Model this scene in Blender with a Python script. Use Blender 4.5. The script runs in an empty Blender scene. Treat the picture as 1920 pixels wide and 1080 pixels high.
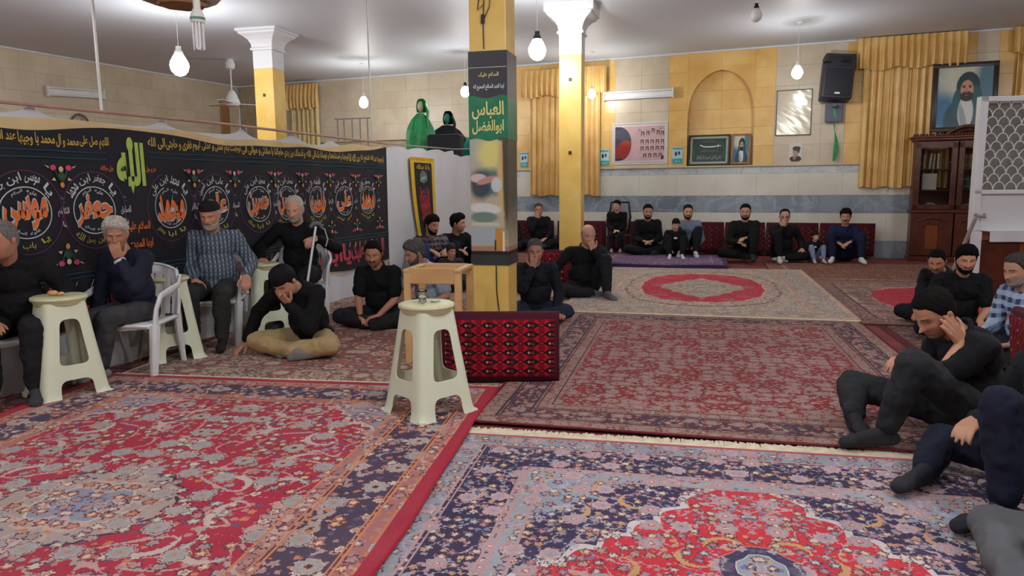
import bpy, bmesh, math, random
import numpy as np
from mathutils import Vector, Matrix, noise as mnoise
import unicodedata
random.seed(7); np.random.seed(7)
SC = bpy.context.scene
COL = SC.collection
PI = math.pi
R = math.radians

# ------------------------------------------------------------------ camera
PITCH = math.atan(188 / 1370.0); ROLL = 0.009
cam = bpy.data.cameras.new('camera'); cam.sensor_width = 36.0; cam.lens = 36.0 * 1370.0 / 1920.0
cam.clip_start = 0.05; cam.clip_end = 100
camo = bpy.data.objects.new('camera', cam); COL.objects.link(camo)
fw = Vector((0, math.cos(PITCH), -math.sin(PITCH))); r0 = Vector((1, 0, 0)); u0 = r0.cross(fw)
rr = r0 * math.cos(ROLL) - u0 * math.sin(ROLL); uu = r0 * math.sin(ROLL) + u0 * math.cos(ROLL)
camo.matrix_world = Matrix(((rr.x, uu.x, -fw.x, 0), (rr.y, uu.y, -fw.y, 0), (rr.z, uu.z, -fw.z, 1.42), (0, 0, 0, 1)))
SC.camera = camo

# ------------------------------------------------------------------ world and exposure
wd = bpy.data.worlds.new('world'); SC.world = wd; wd.use_nodes = True
wd.node_tree.nodes['Background'].inputs[0].default_value = (0.75, 0.85, 1, 1)
wd.node_tree.nodes['Background'].inputs[1].default_value = 0.3
SC.view_settings.view_transform = 'Standard'; SC.view_settings.look = 'None'
SC.view_settings.gamma = 1.0; SC.view_settings.use_curve_mapping = False
SC.view_settings.exposure = 0.0
BULB = 142.0        # emission strength of the lit bulbs
CEIL_Z = 4.15
# lit lamps on the ceiling: x, y, z of the globe, globe radius (those behind the camera light the near rugs)
LIT = [(-4.95, 11.3, 3.27, .135), (0.38, 10.49, 3.3, .122), (-3.23, 16.51, 3.3, .10), (-0.89, 14.85, 3.3, .09),
       (1.67, 15.37, 3.3, .08), (4.86, 12.74, 3.3, .09)]
LIT_BEHIND = [(-1.6, -0.8, 3.45, .14), (2.6, 0.6, 3.45, .14), (-4.6, 2.2, 3.45, .14), (5.2, 3.6, 3.45, .14), (8.2, 8.0, 3.4, .12), (-7.6, 7.5, 3.4, .16), (0.6, 3.2, 3.55, .14)]
# ------------------------------------------------------------------ node expressions
class X:
    def __init__(s, t, o): s.t = t; s.o = o
    def _m(s, op, *a, clamp=False):
        n = s.t.nodes.new('ShaderNodeMath'); n.operation = op; n.use_clamp = clamp
        for i, v in enumerate((s,) + a):
            if isinstance(v, X): s.t.links.new(v.o, n.inputs[i])
            else: n.inputs[i].default_value = float(v)
        return X(s.t, n.outputs[0])
    def __add__(s, b): return s._m('ADD', b)
    __radd__ = __add__
    def __sub__(s, b): return s._m('SUBTRACT', b)
    def __rsub__(s, b): return (s * -1.0) + b
    def __mul__(s, b): return s._m('MULTIPLY', b)
    __rmul__ = __mul__
    def __truediv__(s, b): return s._m('DIVIDE', b)
    def abs(s): return s._m('ABSOLUTE')
    def min(s, b): return s._m('MINIMUM', b)
    def max(s, b): return s._m('MAXIMUM', b)
    def gt(s, b): return s._m('GREATER_THAN', b)
    def lt(s, b): return s._m('LESS_THAN', b)
    def sin(s): return s._m('SINE')
    def cos(s): return s._m('COSINE')
    def pow(s, b): return s._m('POWER', b)
    def frac(s): return s._m('FRACT')
    def sqrt(s): return s._m('SQRT')
    def atan2(s, b): return s._m('ARCTAN2', b)
    def clamp(s): return s._m('ADD', 0.0, clamp=True)

def new_mat(name, rough=0.6, spec=0.5):
    m = bpy.data.materials.new(name); m.use_nodes = True
    b = m.node_tree.nodes['Principled BSDF']
    b.inputs['Roughness'].default_value = rough
    b.inputs['Specular IOR Level'].default_value = spec
    return m, m.node_tree, b
def setc(t, inp, v):
    if isinstance(v, X): t.links.new(v.o, inp)
    elif isinstance(v, (tuple, list)): inp.default_value = (v[0], v[1], v[2], 1)
    else: inp.default_value = v
def mixc(t, f, a, b):
    n = t.nodes.new('ShaderNodeMix'); n.data_type = 'RGBA'; n.clamp_factor = True
    setc(t, n.inputs[0], f); setc(t, n.inputs[6], a); setc(t, n.inputs[7], b)
    return X(t, n.outputs[2])
def objco(t):
    n = t.nodes.new('ShaderNodeTexCoord'); s = t.nodes.new('ShaderNodeSeparateXYZ')
    t.links.new(n.outputs['Object'], s.inputs[0])
    return X(t, n.outputs['Object']), X(t, s.outputs[0]), X(t, s.outputs[1]), X(t, s.outputs[2])
def comb(t, x, y, z=0.0):
    n = t.nodes.new('ShaderNodeCombineXYZ')
    for i, v in enumerate((x, y, z)):
        if isinstance(v, X): t.links.new(v.o, n.inputs[i])
        else: n.inputs[i].default_value = v
    return X(t, n.outputs[0])
def sep(t, v):
    s = t.nodes.new('ShaderNodeSeparateXYZ'); t.links.new(v.o, s.inputs[0])
    return [X(t, s.outputs[i]) for i in range(3)]
def noisen(t, v, scale, detail=2, rough=.5, dist=0.0):
    n = t.nodes.new('ShaderNodeTexNoise')
    if v is not None: t.links.new(v.o, n.inputs['Vector'])
    n.inputs['Scale'].default_value = scale; n.inputs['Detail'].default_value = detail
    n.inputs['Roughness'].default_value = rough; n.inputs['Distortion'].default_value = dist
    return X(t, n.outputs['Fac'])
def ramp(t, f, stops, const=True):
    n = t.nodes.new('ShaderNodeValToRGB'); t.links.new(f.o, n.inputs[0])
    cr = n.color_ramp; cr.interpolation = 'CONSTANT' if const else 'LINEAR'
    cr.elements[0].position = stops[0][0]; cr.elements[0].color = (*stops[0][1], 1)
    cr.elements[1].position = stops[1][0]; cr.elements[1].color = (*stops[1][1], 1)
    for p, c in stops[2:]:
        e = cr.elements.new(p); e.color = (*c, 1)
    return X(t, n.outputs[0])
def bump(t, b, h, strength=.3, dist=.01):
    n = t.nodes.new('ShaderNodeBump'); n.inputs['Strength'].default_value = strength; n.inputs['Distance'].default_value = dist
    t.links.new(h.o, n.inputs['Height']); t.links.new(n.outputs[0], b.inputs['Normal'])
MATS = {}
def plain(name, c, rough=.6, var=.12, scale=6, metal=0.0, spec=.5, bmp=0, emit=None, trans=0):
    """one colour with mottling"""
    if name in MATS: return MATS[name]
    m, t, b = new_mat(name, rough, spec)
    o, x, y, z = objco(t)
    n = noisen(t, o, scale, 3)
    d = tuple(k * (1 - var) for k in c); l = tuple(min(1, k * (1 + var)) for k in c)
    col = ramp(t, n, [(.3, d), (.7, l)], const=False)
    t.links.new(col.o, b.inputs['Base Color'])
    b.inputs['Metallic'].default_value = metal
    if trans: b.inputs['Transmission Weight'].default_value = trans
    if bmp: bump(t, b, noisen(t, o, scale * 12, 2), bmp, .004)
    if emit:
        b.inputs['Emission Color'].default_value = (*emit[0], 1); b.inputs['Emission Strength'].default_value = emit[1]
    MATS[name] = m
    return m
def srgb(*c):
    if len(c) == 1: c = c[0]
    return tuple(((v / 255) / 12.92 if v / 255 <= .04045 else ((v / 255 + .055) / 1.055) ** 2.4) for v in c)

# ------------------------------------------------------------------ mesh builder
class MB:
    def __init__(s): s.v = []; s.f = []; s.m = []
    def add(s, vs, fs, mi=0):
        k = len(s.v); s.v += [tuple(p) for p in vs]; s.f += [tuple(i + k for i in q) for q in fs]; s.m += [mi] * len(fs); return s
    def box(s, c, d, rot=None, mi=0):
        x, y, z = d[0] / 2, d[1] / 2, d[2] / 2
        P = [Vector((i * x, j * y, k * z)) for i, j, k in ((-1, -1, -1), (1, -1, -1), (1, 1, -1), (-1, 1, -1), (-1, -1, 1), (1, -1, 1), (1, 1, 1), (-1, 1, 1))]
        if rot is not None: P = [rot @ p for p in P]
        return s.add([p + Vector(c) for p in P], [(0, 3, 2, 1), (4, 5, 6, 7), (0, 1, 5, 4), (1, 2, 6, 5), (2, 3, 7, 6), (3, 0, 4, 7)], mi)
    def rbox(s, c, d, r=.01, seg=2, rot=None, mi=0):
        bm = bmesh.new(); bmesh.ops.create_cube(bm, size=1)
        for v in bm.verts: v.co = Vector((v.co.x * d[0], v.co.y * d[1], v.co.z * d[2]))
        bmesh.ops.bevel(bm, geom=list(bm.edges), offset=min(r, min(d) * .49), segments=seg, affect='EDGES', profile=.5)
        bm.verts.index_update()
        P = [(rot @ v.co if rot is not None else v.co) + Vector(c) for v in bm.verts]
        s.add(P, [[v.index for v in f.verts] for f in bm.faces], mi); bm.free(); return s
    def tube(s, pts, r, n=8, mi=0, caps=True, flat=1.0):
        pts = [Vector(p) for p in pts]; rs = r if isinstance(r, (list, tuple)) else [r] * len(pts)
        k = len(s.v); up = None
        for i, p in enumerate(pts):
            a = pts[max(0, i - 1)]; b = pts[min(len(pts) - 1, i + 1)]; t = (b - a)
            t = t.normalized() if t.length > 1e-9 else Vector((0, 0, 1))
            if up is None: up = Vector((0, 0, 1)) if abs(t.z) < .9 else Vector((1, 0, 0))
            sd = t.cross(up).normalized(); up = sd.cross(t).normalized()
            for j in range(n):
                a_ = 2 * PI * j / n; s.v.append(tuple(p + sd * math.cos(a_) * rs[i] + up * math.sin(a_) * rs[i] * flat))
        for i in range(len(pts) - 1):
            for j in range(n):
                j2 = (j + 1) % n; s.f.append((k + i * n + j, k + i * n + j2, k + (i + 1) * n + j2, k + (i + 1) * n + j)); s.m.append(mi)
        if caps:
            s.f.append(tuple(k + j for j in range(n))[::-1]); s.m.append(mi)
            s.f.append(tuple(k + (len(pts) - 1) * n + j for j in range(n))); s.m.append(mi)
        return s
    def lathe(s, prof, c=(0, 0, 0), n=24, mi=0, close=True):
        k = len(s.v)
        for r, z in prof:
            for j in range(n):
                a = 2 * PI * j / n; s.v.append((c[0] + r * math.cos(a), c[1] + r * math.sin(a), c[2] + z))
        for i in range(len(prof) - 1):
            for j in range(n):
                j2 = (j + 1) % n; s.f.append((k + i * n + j, k + i * n + j2, k + (i + 1) * n + j2, k + (i + 1) * n + j)); s.m.append(mi)
        if close:
            s.f.append(tuple(k + j for j in range(n))[::-1]); s.m.append(mi)
            s.f.append(tuple(k + (len(prof) - 1) * n + j for j in range(n))); s.m.append(mi)
        return s
    def grid(s, fn, nu, nv, mi=0):
        k = len(s.v)
        for j in range(nv + 1):
            for i in range(nu + 1): s.v.append(tuple(fn(i / nu, j / nv)))
        for j in range(nv):
            for i in range(nu):
                a = k + j * (nu + 1) + i; s.f.append((a, a + 1, a + nu + 2, a + nu + 1)); s.m.append(mi)
        return s
    def sheet(s, fn, nu, nv, th, axis=1, mi=0):
        """closed sheet: front surface fn, back surface pushed by th along axis"""
        def g(u, v):
            p = list(fn(u, v)); p[axis] += th; return p
        k = len(s.v); s.grid(fn, nu, nv, mi); k2 = len(s.v); s.grid(g, nu, nv, mi)
        W = nu + 1; n0 = nu * nv
        ring = [i for i in range(W)] + [j * W + nu for j in range(1, nv + 1)] + [nv * W + i for i in range(nu - 1, -1, -1)] + [j * W for j in range(nv - 1, 0, -1)]
        for a, b in zip(ring, ring[1:] + ring[:1]): s.f.append((k + a, k2 + a, k2 + b, k + b)); s.m.append(mi)
        return s
    def prism(s, poly, y0, y1, mi=0):
        """polygon in x,z extruded along y"""
        n = len(poly); V = [(x, y0, z) for x, z in poly] + [(x, y1, z) for x, z in poly]
        F = [tuple(range(n)), tuple(range(2 * n - 1, n - 1, -1))] + [(i, i + n, (i + 1) % n + n, (i + 1) % n) for i in range(n)]
        return s.add(V, F, mi)
    def ell(s, c, r, rot=None, n=12, m=8, mi=0):
        V = []; F = []
        for i in range(1, m):
            for j in range(n):
                a = PI * i / m; b = 2 * PI * j / n
                p = Vector((r[0] * math.sin(a) * math.cos(b), r[1] * math.sin(a) * math.sin(b), r[2] * math.cos(a))); V.append(p)
        V += [Vector((0, 0, r[2])), Vector((0, 0, -r[2]))]; T = len(V) - 2; B = T + 1
        for i in range(m - 2):
            for j in range(n): F.append((i * n + j, (i + 1) * n + j, (i + 1) * n + (j + 1) % n, i * n + (j + 1) % n))
        for j in range(n): F.append((T, j, (j + 1) % n)); F.append((B, (m - 2) * n + (j + 1) % n, (m - 2) * n + j))
        if rot is not None: V = [rot @ p for p in V]
        return s.add([p + Vector(c) for p in V], F, mi)
    def mesh(s, name, mats=(), smooth=False):
        me = bpy.data.meshes.new(name); me.from_pydata(s.v, [], s.f)
        for m in (mats if isinstance(mats, (list, tuple)) else [mats]): me.materials.append(m)
        if any(s.m): me.polygons.foreach_set('material_index', s.m)
        bm = bmesh.new(); bm.from_mesh(me); bmesh.ops.recalc_face_normals(bm, faces=bm.faces); bm.to_mesh(bm and me); bm.free()
        if smooth:
            me.polygons.foreach_set('use_smooth', [True] * len(me.polygons))
            if smooth != 'all': me.set_sharp_from_angle(angle=R(40))
        return me
    def build(s, name, mats, parent=None, smooth=False, loc=None, rz=0.0):
        o = bpy.data.objects.new(name, s.mesh(name, mats, smooth)); COL.objects.link(o)
        if parent is not None: o.parent = parent
        if loc is not None: o.location = loc
        if rz: o.rotation_euler.z = rz
        return o
def tag(o, label=None, cat=None, group=None, kind=None):
    if label: o['label'] = label
    if cat: o['category'] = cat
    if group: o['group'] = group
    if kind: o['kind'] = kind
    return o
def thing(name, label, cat, loc=(0, 0, 0), rz=0.0, group=None):
    o = bpy.data.objects.new(name, None); COL.objects.link(o); o.location = loc; o.rotation_euler = (0, 0, rz)
    o.empty_display_size = .1
    return tag(o, label, cat, group)
def copy_tree(o, loc, rz, label=None):
    kids = [c for c in bpy.data.objects if c.parent == o]
    c = o.copy(); COL.objects.link(c); c.location = loc; c.rotation_euler = (0, 0, rz)
    if label: c['label'] = label
    def rec(src, dst):
        for ch in [q for q in bpy.data.objects if q.parent == src]:
            d = ch.copy(); COL.objects.link(d); d.parent = dst; rec(ch, d)
    for ch in kids:
        d = ch.copy(); COL.objects.link(d); d.parent = c; rec(ch, d)
    return c
def inst(name, mesh, parent, loc, scale=(1, 1, 1), rot=None):
    o = bpy.data.objects.new(name, mesh); COL.objects.link(o); o.parent = parent; o.location = loc; o.scale = scale
    if rot: o.rotation_euler = rot
    return o

# ------------------------------------------------------------------ Persian / Arabic lettering from the built-in font
_F = {}
for cp in list(range(0xFE70, 0xFEFD)) + list(range(0xFB50, 0xFC00)):
    d = unicodedata.decomposition(chr(cp)).split()
    if len(d) == 2: _F.setdefault(chr(int(d[1], 16)), {})[d[0]] = chr(cp)
    elif len(d) == 3: _F.setdefault(chr(int(d[1], 16)) + chr(int(d[2], 16)), {})[d[0]] = chr(cp)
def shape(s):
    out = []; i = 0; toks = []
    while i < len(s):
        if s[i] == '\u0644' and i + 1 < len(s) and s[i:i + 2] in _F: toks.append(s[i:i + 2]); i += 2
        else: toks.append(s[i]); i += 1
    def dual(t): return t in _F and '<initial>' in _F[t]
    for k, t in enumerate(toks):
        if t not in _F: out.append(t); continue
        pv = k > 0 and dual(toks[k - 1]); nx = k + 1 < len(toks) and toks[k + 1] in _F and dual(t) and ('<final>' in _F[toks[k + 1]])
        f = _F[t]
        key = '<medial>' if pv and nx else '<final>' if pv else '<initial>' if nx else '<isolated>'
        out.append(f.get(key, f.get('<isolated>', t)))
    return ''.join(out[::-1])
TEXTS = []
def letters(name, s, w, h, mat, parent, loc, off=0.0, ext=.0015, shear=0.0, rot=(PI / 2, 0, 0), arabic=True, group=None, stuff=False):
    """text as real, thin raised lettering fitted in a box w x h centred on loc (front faces -y)"""
    cu = bpy.data.curves.new(name, 'FONT'); cu.body = shape(s) if arabic else s; cu.size = 1; cu.resolution_u = 2
    cu.offset = off; cu.extrude = 0.0; cu.shear = shear
    o = bpy.data.objects.new(name, cu); COL.objects.link(o)
    TEXTS.append((o, w, h, mat, parent, loc, ext, rot)); return o
def bake_texts():
    bpy.context.view_layer.update(); dg = bpy.context.evaluated_depsgraph_get()
    done = []
    for (o, w, h, mat, parent, loc, ext, rot) in TEXTS:
        me = bpy.data.meshes.new_from_object(o.evaluated_get(dg)); n = o.name
        co = np.empty(len(me.vertices) * 3); me.vertices.foreach_get('co', co); co = co.reshape(-1, 3)
        if len(co) == 0: continue
        mn = co.min(0); mx = co.max(0); c = (mn + mx) / 2; sx = w / max(mx[0] - mn[0], 1e-6); sy = h / max(mx[1] - mn[1], 1e-6)
        co = (co - c) * np.array([sx, sy, 1]); co[:, 2] = ext
        if parent is not None and parent.name == 'mourning_banner':
            xx = co[:, 0] + loc[0]; vv = np.clip((co[:, 1] + loc[2] - .4) / 1.5, 0, 1)
            co[:, 2] = -((.012 * np.sin(xx * 7.3) + .008 * np.sin(xx * 3.1 + 1)) * (1 - .6 * vv) - .005 - (.005 if o.name.startswith('name_lett') else 0) - loc[1])
        me.vertices.foreach_set('co', co.ravel()); me.update()
        me.materials.clear(); me.materials.append(mat)
        done.append((o, me, n, parent, loc, rot))
    for (o, me, n, parent, loc, rot) in done:
        cu = o.data; bpy.data.objects.remove(o); 
        q = bpy.data.objects.new(n, me); COL.objects.link(q); q.parent = parent; q.location = loc; q.rotation_euler = rot
    TEXTS.clear()

def paint_mat(name, bg, layers, rough=.5, axes=(0, 2), tex=None):
    """flat print: soft ellipses / boxes ('e'|'b', cx, cz, rx, rz, colour, softness[, angle]) on object coordinates"""
    m, t, b = new_mat(name, rough)
    o, x, y, z = objco(t); cc = (x, y, z); px, pz = cc[axes[0]], cc[axes[1]]
    nz = noisen(t, o, 9, 2) - .5
    col = mixc(t, noisen(t, o, 4, 2), tuple(k * .85 for k in bg), tuple(min(1, k * 1.15) for k in bg))
    for L in layers:
        k, cx, cz, rx, rz, c, sf = L[:7]; ang = L[7] if len(L) > 7 else 0
        dx = px - cx; dz = pz - cz
        if ang:
            ca, sa = math.cos(ang), math.sin(ang); dx, dz = dx * ca + dz * sa, dz * ca - dx * sa
        dx = dx / rx; dz = dz / rz
        if k == 'e': d = (dx * dx + dz * dz).sqrt()
        else: d = dx.abs().max(dz.abs())
        f = ((1.0 - d) / sf + .5 + nz * (.6 if sf > .15 else 0)).clamp()
        col = mixc(t, f, col, c)
    t.links.new(col.o, b.inputs['Base Color'])
    return m
# ------------------------------------------------------------------ stone materials
def stone(name, c1, c2, rough=.3, scale=2.0, vein=None):
    m, t, b = new_mat(name, rough)
    g = t.nodes.new('ShaderNodeNewGeometry'); o = X(t, g.outputs['Position'])
    oi = t.nodes.new('ShaderNodeObjectInfo'); rnd = X(t, oi.outputs['Random'])
    n = noisen(t, o, scale, 5, .6, .4)
    col = ramp(t, n + (rnd - .5) * .14, [(.3, c1), (.7, c2)], const=False)
    if vein:
        w = noisen(t, o, scale * .8, 4, .65, 1.2)
        f = (1.0 - (w - .5).abs() * 28.0).clamp() * .6
        col = mixc(t, f, col, vein)
    t.links.new(col.o, b.inputs['Base Color'])
    MATS[name] = m; return m
YEL = stone('yellow_marble', srgb(208, 160, 78), srgb(232, 196, 122), .28, 1.6)
YEL2 = stone('column_yellow_paint', srgb(220, 178, 84), srgb(236, 204, 118), .35, 2.5)
BEI = stone('beige_stone', srgb(186, 172, 146), srgb(208, 197, 174), .4, 1.4)
WHM = stone('white_marble', srgb(205, 202, 188), srgb(222, 220, 208), .3, 1.2)
BLM = stone('grey_blue_marble', srgb(112, 126, 138), srgb(146, 158, 168), .3, 1.5, srgb(170, 180, 190))
PBL = stone('pale_blue_marble', srgb(176, 186, 190), srgb(206, 212, 212), .3, 1.5, srgb(150, 160, 165))
PLA = plain('white_plaster', srgb(214, 216, 220), .7, .03, 2)
GROUT = plain('wall_backing', srgb(176, 162, 134), .8)

# ceiling with a few soft-edged darker grey patches
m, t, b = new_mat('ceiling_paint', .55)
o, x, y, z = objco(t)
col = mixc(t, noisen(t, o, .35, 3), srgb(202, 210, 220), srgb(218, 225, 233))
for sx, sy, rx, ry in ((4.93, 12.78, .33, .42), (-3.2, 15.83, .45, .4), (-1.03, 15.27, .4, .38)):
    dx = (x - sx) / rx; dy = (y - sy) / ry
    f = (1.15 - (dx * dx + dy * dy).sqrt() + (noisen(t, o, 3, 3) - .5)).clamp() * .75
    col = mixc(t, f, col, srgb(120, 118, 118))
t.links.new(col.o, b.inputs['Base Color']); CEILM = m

WA = R(22.0)
WU = Vector((math.cos(WA), -math.sin(WA), 0)); WN = Vector((-math.sin(WA), -math.cos(WA), 0))
WC = Vector((-7.244, 19.964, 0))           # corner of the back wall and the left wall

def struct(o, label=None): tag(o, label, None, None, 'structure'); return o
struct(MB().box((0, 8, -.05), (34, 34, .1)).build('floor', plain('floor_underlay', srgb(120, 52, 50), .9, .25, 3)), 'dark red underlay floor between the rugs')
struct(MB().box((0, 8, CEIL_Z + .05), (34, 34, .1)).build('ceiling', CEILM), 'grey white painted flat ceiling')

# back wall: backing, then every stone as a piece of its own
wb = MB(); T0, T1 = 0.0, 21.0; NT0, NT1 = 11.79, 13.11
wb.box(((T0 + T1) / 2, .23, CEIL_Z / 2), (T1 - T0, .1, CEIL_Z))
wb.box(((T0 + NT0) / 2, .11, CEIL_Z / 2), (NT0 - T0, .14, CEIL_Z)); wb.box(((T1 + NT1) / 2, .11, CEIL_Z / 2), (T1 - NT1, .14, CEIL_Z))
wb.box(((NT0 + NT1) / 2, .11, 1.8 / 2), (NT1 - NT0, .14, 1.8)); wb.box(((NT0 + NT1) / 2, .11, 3.99), (NT1 - NT0, .14, .3))
wall = struct(wb.build('wall_back', GROUT, loc=WC, rz=-WA), 'back wall in yellow and beige stone over white and grey marble')
# pointed niche: spandrels and vault
def arch(n=10, x0=NT0, x1=NT1, spring=2.75, top=3.76):
    c = (x0 + x1) / 2; hw = (x1 - x0) / 2; L = []
    for i in range(n + 1):
        a = (i / n) * PI / 2
        xx = hw * (1 - math.cos(a) ** 1.0); zz = (top - spring) * (math.sin(a) ** .8) 
        xx = hw * (i / n) ** 1.9; zz = (top - spring) * (1 - (1 - (i / n) ** .82) ** 1.5)
        L.append((x0 + xx, spring + zz))
    return L
AL = arch(); cx = (NT0 + NT1) / 2; AR = [(2 * cx - p[0], p[1]) for p in AL]
sp = MB()
for Pp in (AL, AR):
    for (a, b_) in zip(Pp, Pp[1:]):
        sp.prism([a, b_, (b_[0], 3.84), (a[0], 3.84)], -.012, .18)
sp.build('arch_spandrel', YEL, wall)
m1 = bpy.data.meshes
TILE = {}
def tile(mat, name, t0, t1, z0, z1, parent, proud=.012, y0=.04, gap=.0014):
    key = (mat.name, round(t1 - t0, 3), round(z1 - z0, 3))
    if key not in TILE: TILE[key] = MB().rbox((0, 0, 0), (t1 - t0 - gap, y0 + proud, z1 - z0 - gap), .0022, 1).mesh(name, mat)
    return inst(name, TILE[key], parent, ((t0 + t1) / 2, (y0 - proud) / 2, (z0 + z1) / 2))
# wainscot rows
rows = [(0, .34, BLM, 'marble_slab'), (.34, .87, WHM, 'marble_slab'), (.87, 1.22, BLM, 'marble_slab'), (1.22, 1.66, WHM, 'marble_slab'), (1.66, 1.80, PBL, 'marble_slab')]
for k, (z0, z1, mt, nm) in enumerate(rows):
    t_ = 7.2 - (.4 if k % 2 else 0)
    while t_ < 18.6:
        tile(mt, nm, t_, t_ + .8, z0, z1, wall); t_ += .8
inst('stone_ledge', MB().rbox((0, 0, 0), (T1, .09, .035), .008, 2).mesh('stone_ledge', BEI), wall, (T1 / 2, -.005, 1.818))
# upper courses
def upmat(tc):
    if 7.97 < tc < 10.25 or 11.4 < tc < 13.5 or 14.78 < tc < 15.3 or 15.3 <= tc < 16.9 or tc > 17.25: return YEL
    return BEI
edges = [1.4, 2.02, 2.64, 3.26, 3.88, 4.5, 5.12, 5.74, 6.36, 6.98, 7.50, 7.97, 8.54, 9.11, 9.68, 10.25, 10.82, 11.4, NT0, cx, NT1, 13.5, 13.93, 14.36, 14.78, 15.28, 15.9, 16.4, 16.9, 17.25, 17.85, 18.5]
zc = [1.836 + i * (4.13 - 1.836) / 6 for i in range(7)]
for i in range(6):
    for a, b_ in zip(edges, edges[1:]):
        if b_ < 7 and zc[i] < 2.5: continue
        if NT0 <= a < NT1:
            if i == 5:
                tile(upmat((a + b_) / 2), 'stone_tile', a, b_, 3.84, 4.13, wall)
            else:     # inside the niche, on its back
                z1 = zc[i + 1]
                tile(YEL, 'stone_tile', a, b_, zc[i], z1, wall, proud=-.155, y0=.19)
            continue
        tile(upmat((a + b_) / 2), 'stone_tile', a, b_, zc[i], zc[i + 1], wall)
inst('cornice', MB().rbox((0, 0, 0), (T1, .05, .04), .01, 1).mesh('cornice', PLA), wall, (T1 / 2, -.02, CEIL_Z - .02))

# left wall, at right angles
wl = struct(MB().box((-11, .1, CEIL_Z / 2), (22, .2, CEIL_Z)).build('wall_left', BEI, loc=WC, rz=R(68)), 'left wall in beige stone above the black banner')
for i in range(2, 6):
    s = .0
    while s < 8.6:
        a = s + (.3 if i % 2 else 0); tile(BEI, 'stone_tile', -a - .62, -a, zc[i], zc[i + 1], wl); s += .62
inst('cornice', MB().rbox((0, 0, 0), (22, .05, .04), .01, 1).mesh('cornice', PLA), wl, (-11, -.02, CEIL_Z - .02))
inst('brown_pilaster', MB().rbox((0, 0, 0), (.3, .06, 2.0), .01, 1).mesh('pilaster', plain('brown_stone', srgb(160, 118, 70), .4)), wl, (-.55, -.02, 2.75))
# the unseen sides of the room
struct(MB().box((0, -4.6, CEIL_Z / 2), (34, .2, CEIL_Z)).build('wall_front', BEI), 'plain beige wall behind the viewer')
struct(MB().box((12.5, 5, CEIL_Z / 2), (.2, 24, CEIL_Z)).build('wall_right', BEI), 'plain beige wall on the right side')

# ------------------------------------------------------------------ columns
GA = R(14.0)
def column(cx_, cy, w, zw, label, full=True):
    h = w / 2
    o = MB().rbox((0, 0, zw / 2), (w, w, zw), .008, 2).build('column', YEL2, loc=(cx_, cy, 0), rz=-GA)
    struct(o, label)
    if full:
        # square capital built from flaring steps
        prof = [(h, 0), (h, .30), (h + .03, .31), (h + .03, .34), (h + .01, .36), (h + .02, .42), (h + .05, .48), (h + .10, .53), (h + .16, .57), (h + .17, .60), (h + .20, .61), (h + .20, CEIL_Z - zw)]
        b_ = MB()
        for i, (r_, z_) in enumerate(prof): b_.v += [(-r_, -r_, z_), (r_, -r_, z_), (r_, r_, z_), (-r_, r_, z_)]
        for i in range(len(prof) - 1):
            for j in range(4): b_.f.append((i * 4 + j, i * 4 + (j + 1) % 4, (i + 1) * 4 + (j + 1) % 4, (i + 1) * 4 + j)); b_.m.append(0)
        b_.f += [(0, 1, 2, 3), tuple(len(b_.v) - 4 + k for k in range(4))]; b_.m += [0, 0]
        c = b_.build('capital', PLA, o); c.location = (0, 0, zw)
        q = MB(); q.rbox((0, -h - .008, 3.05), (.045, .02, .05), .004, 1); q.rbox((0, -h - .008, 1.95), (.045, .02, .05), .004, 1)
        q.build('wall_hook', plain('dark_iron', srgb(60, 50, 45), .5), o)
    return o
col1 = column(-.16, 6.99, .345, CEIL_Z, 'yellow square column wrapped in a printed banner', False)
col3 = column(.96, 11.66, .345, 3.42, 'yellow square column with white capital, beside the bald man in black')
col2 = column(-4.22, 13.2, .37, 3.50, 'yellow square column with white capital behind the black banner')

# ------------------------------------------------------------------ hanging bulbs
GLOW, tt, bb = new_mat('lit_bulb', .3)
bb.inputs['Emission Color'].default_value = (1, .975, .955, 1); bb.inputs['Emission Strength'].default_value = BULB
bb.inputs['Base Color'].default_value = (1, 1, 1, 1)
OFFB = plain('unlit_bulb', srgb(222, 224, 226), .25, .02)
BLK = plain('black_plastic', srgb(22, 22, 24), .35, .1)
WPL = plain('white_plastic_cap', srgb(225, 226, 222), .4, .03)
BLABEL = ['big lit bulb hanging above the cane man end of the black banner', 'big lit bulb hanging just behind the printed column banner', 'small lit bulb hanging beside the thin grey metal rack',
          'lit bulb hanging at the edge of the printed column banner', 'lit bulb hanging just past the white capped column by the gold curtain', 'lit bulb hanging above the framed white sheet']
def bulb(x, y, z, r, label, lit=True, sock=None):
    t_ = thing('hanging_bulb', label, 'light bulb', (x, y, CEIL_Z), 0, 'bulbs hanging from the ceiling')
    dz = z - CEIL_Z
    prof = [(r * .02, -r * 1.1), (r * .5, -r * .95), (r * .86, -r * .55), (r, 0), (r * .93, r * .4), (r * .7, r * .85), (r * .46, r * 1.25)]
    g = MB().lathe(prof, (0, 0, dz), 12).build('globe', GLOW if lit else OFFB, t_, 'all')
    MB().lathe([(r * .46, r * 1.25), (r * .44, r * 1.55), (r * .30, r * 1.75), (r * .28, r * 2.1)], (0, 0, dz), 12).build('socket', sock or WPL, t_, True)
    MB().tube([(0, 0, dz + r * 2.1), (0, 0, -.01)], .0035, 6).build('cord', WPL, t_)
    MB().lathe([(.045, -.03), (.05, 0)], (0, 0, 0), 12).build('ceiling_rose', WPL, t_, True)
    return t_
for (x_, y_, z_, r_), l_ in zip(LIT, BLABEL): bulb(x_, y_, z_, r_, l_)
for (x_, y_, z_, r_), w_ in zip(LIT_BEHIND, ('behind the viewer', 'over the scarlet rug', 'over the row of plastic chairs', 'over the men at the far side', 'in front of the lattice cabinet', 'behind the long black banner', 'above the lone cream stool')): bulb(x_, y_, z_, r_, 'lit bulb above the photo edge, ' + w_)
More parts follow.
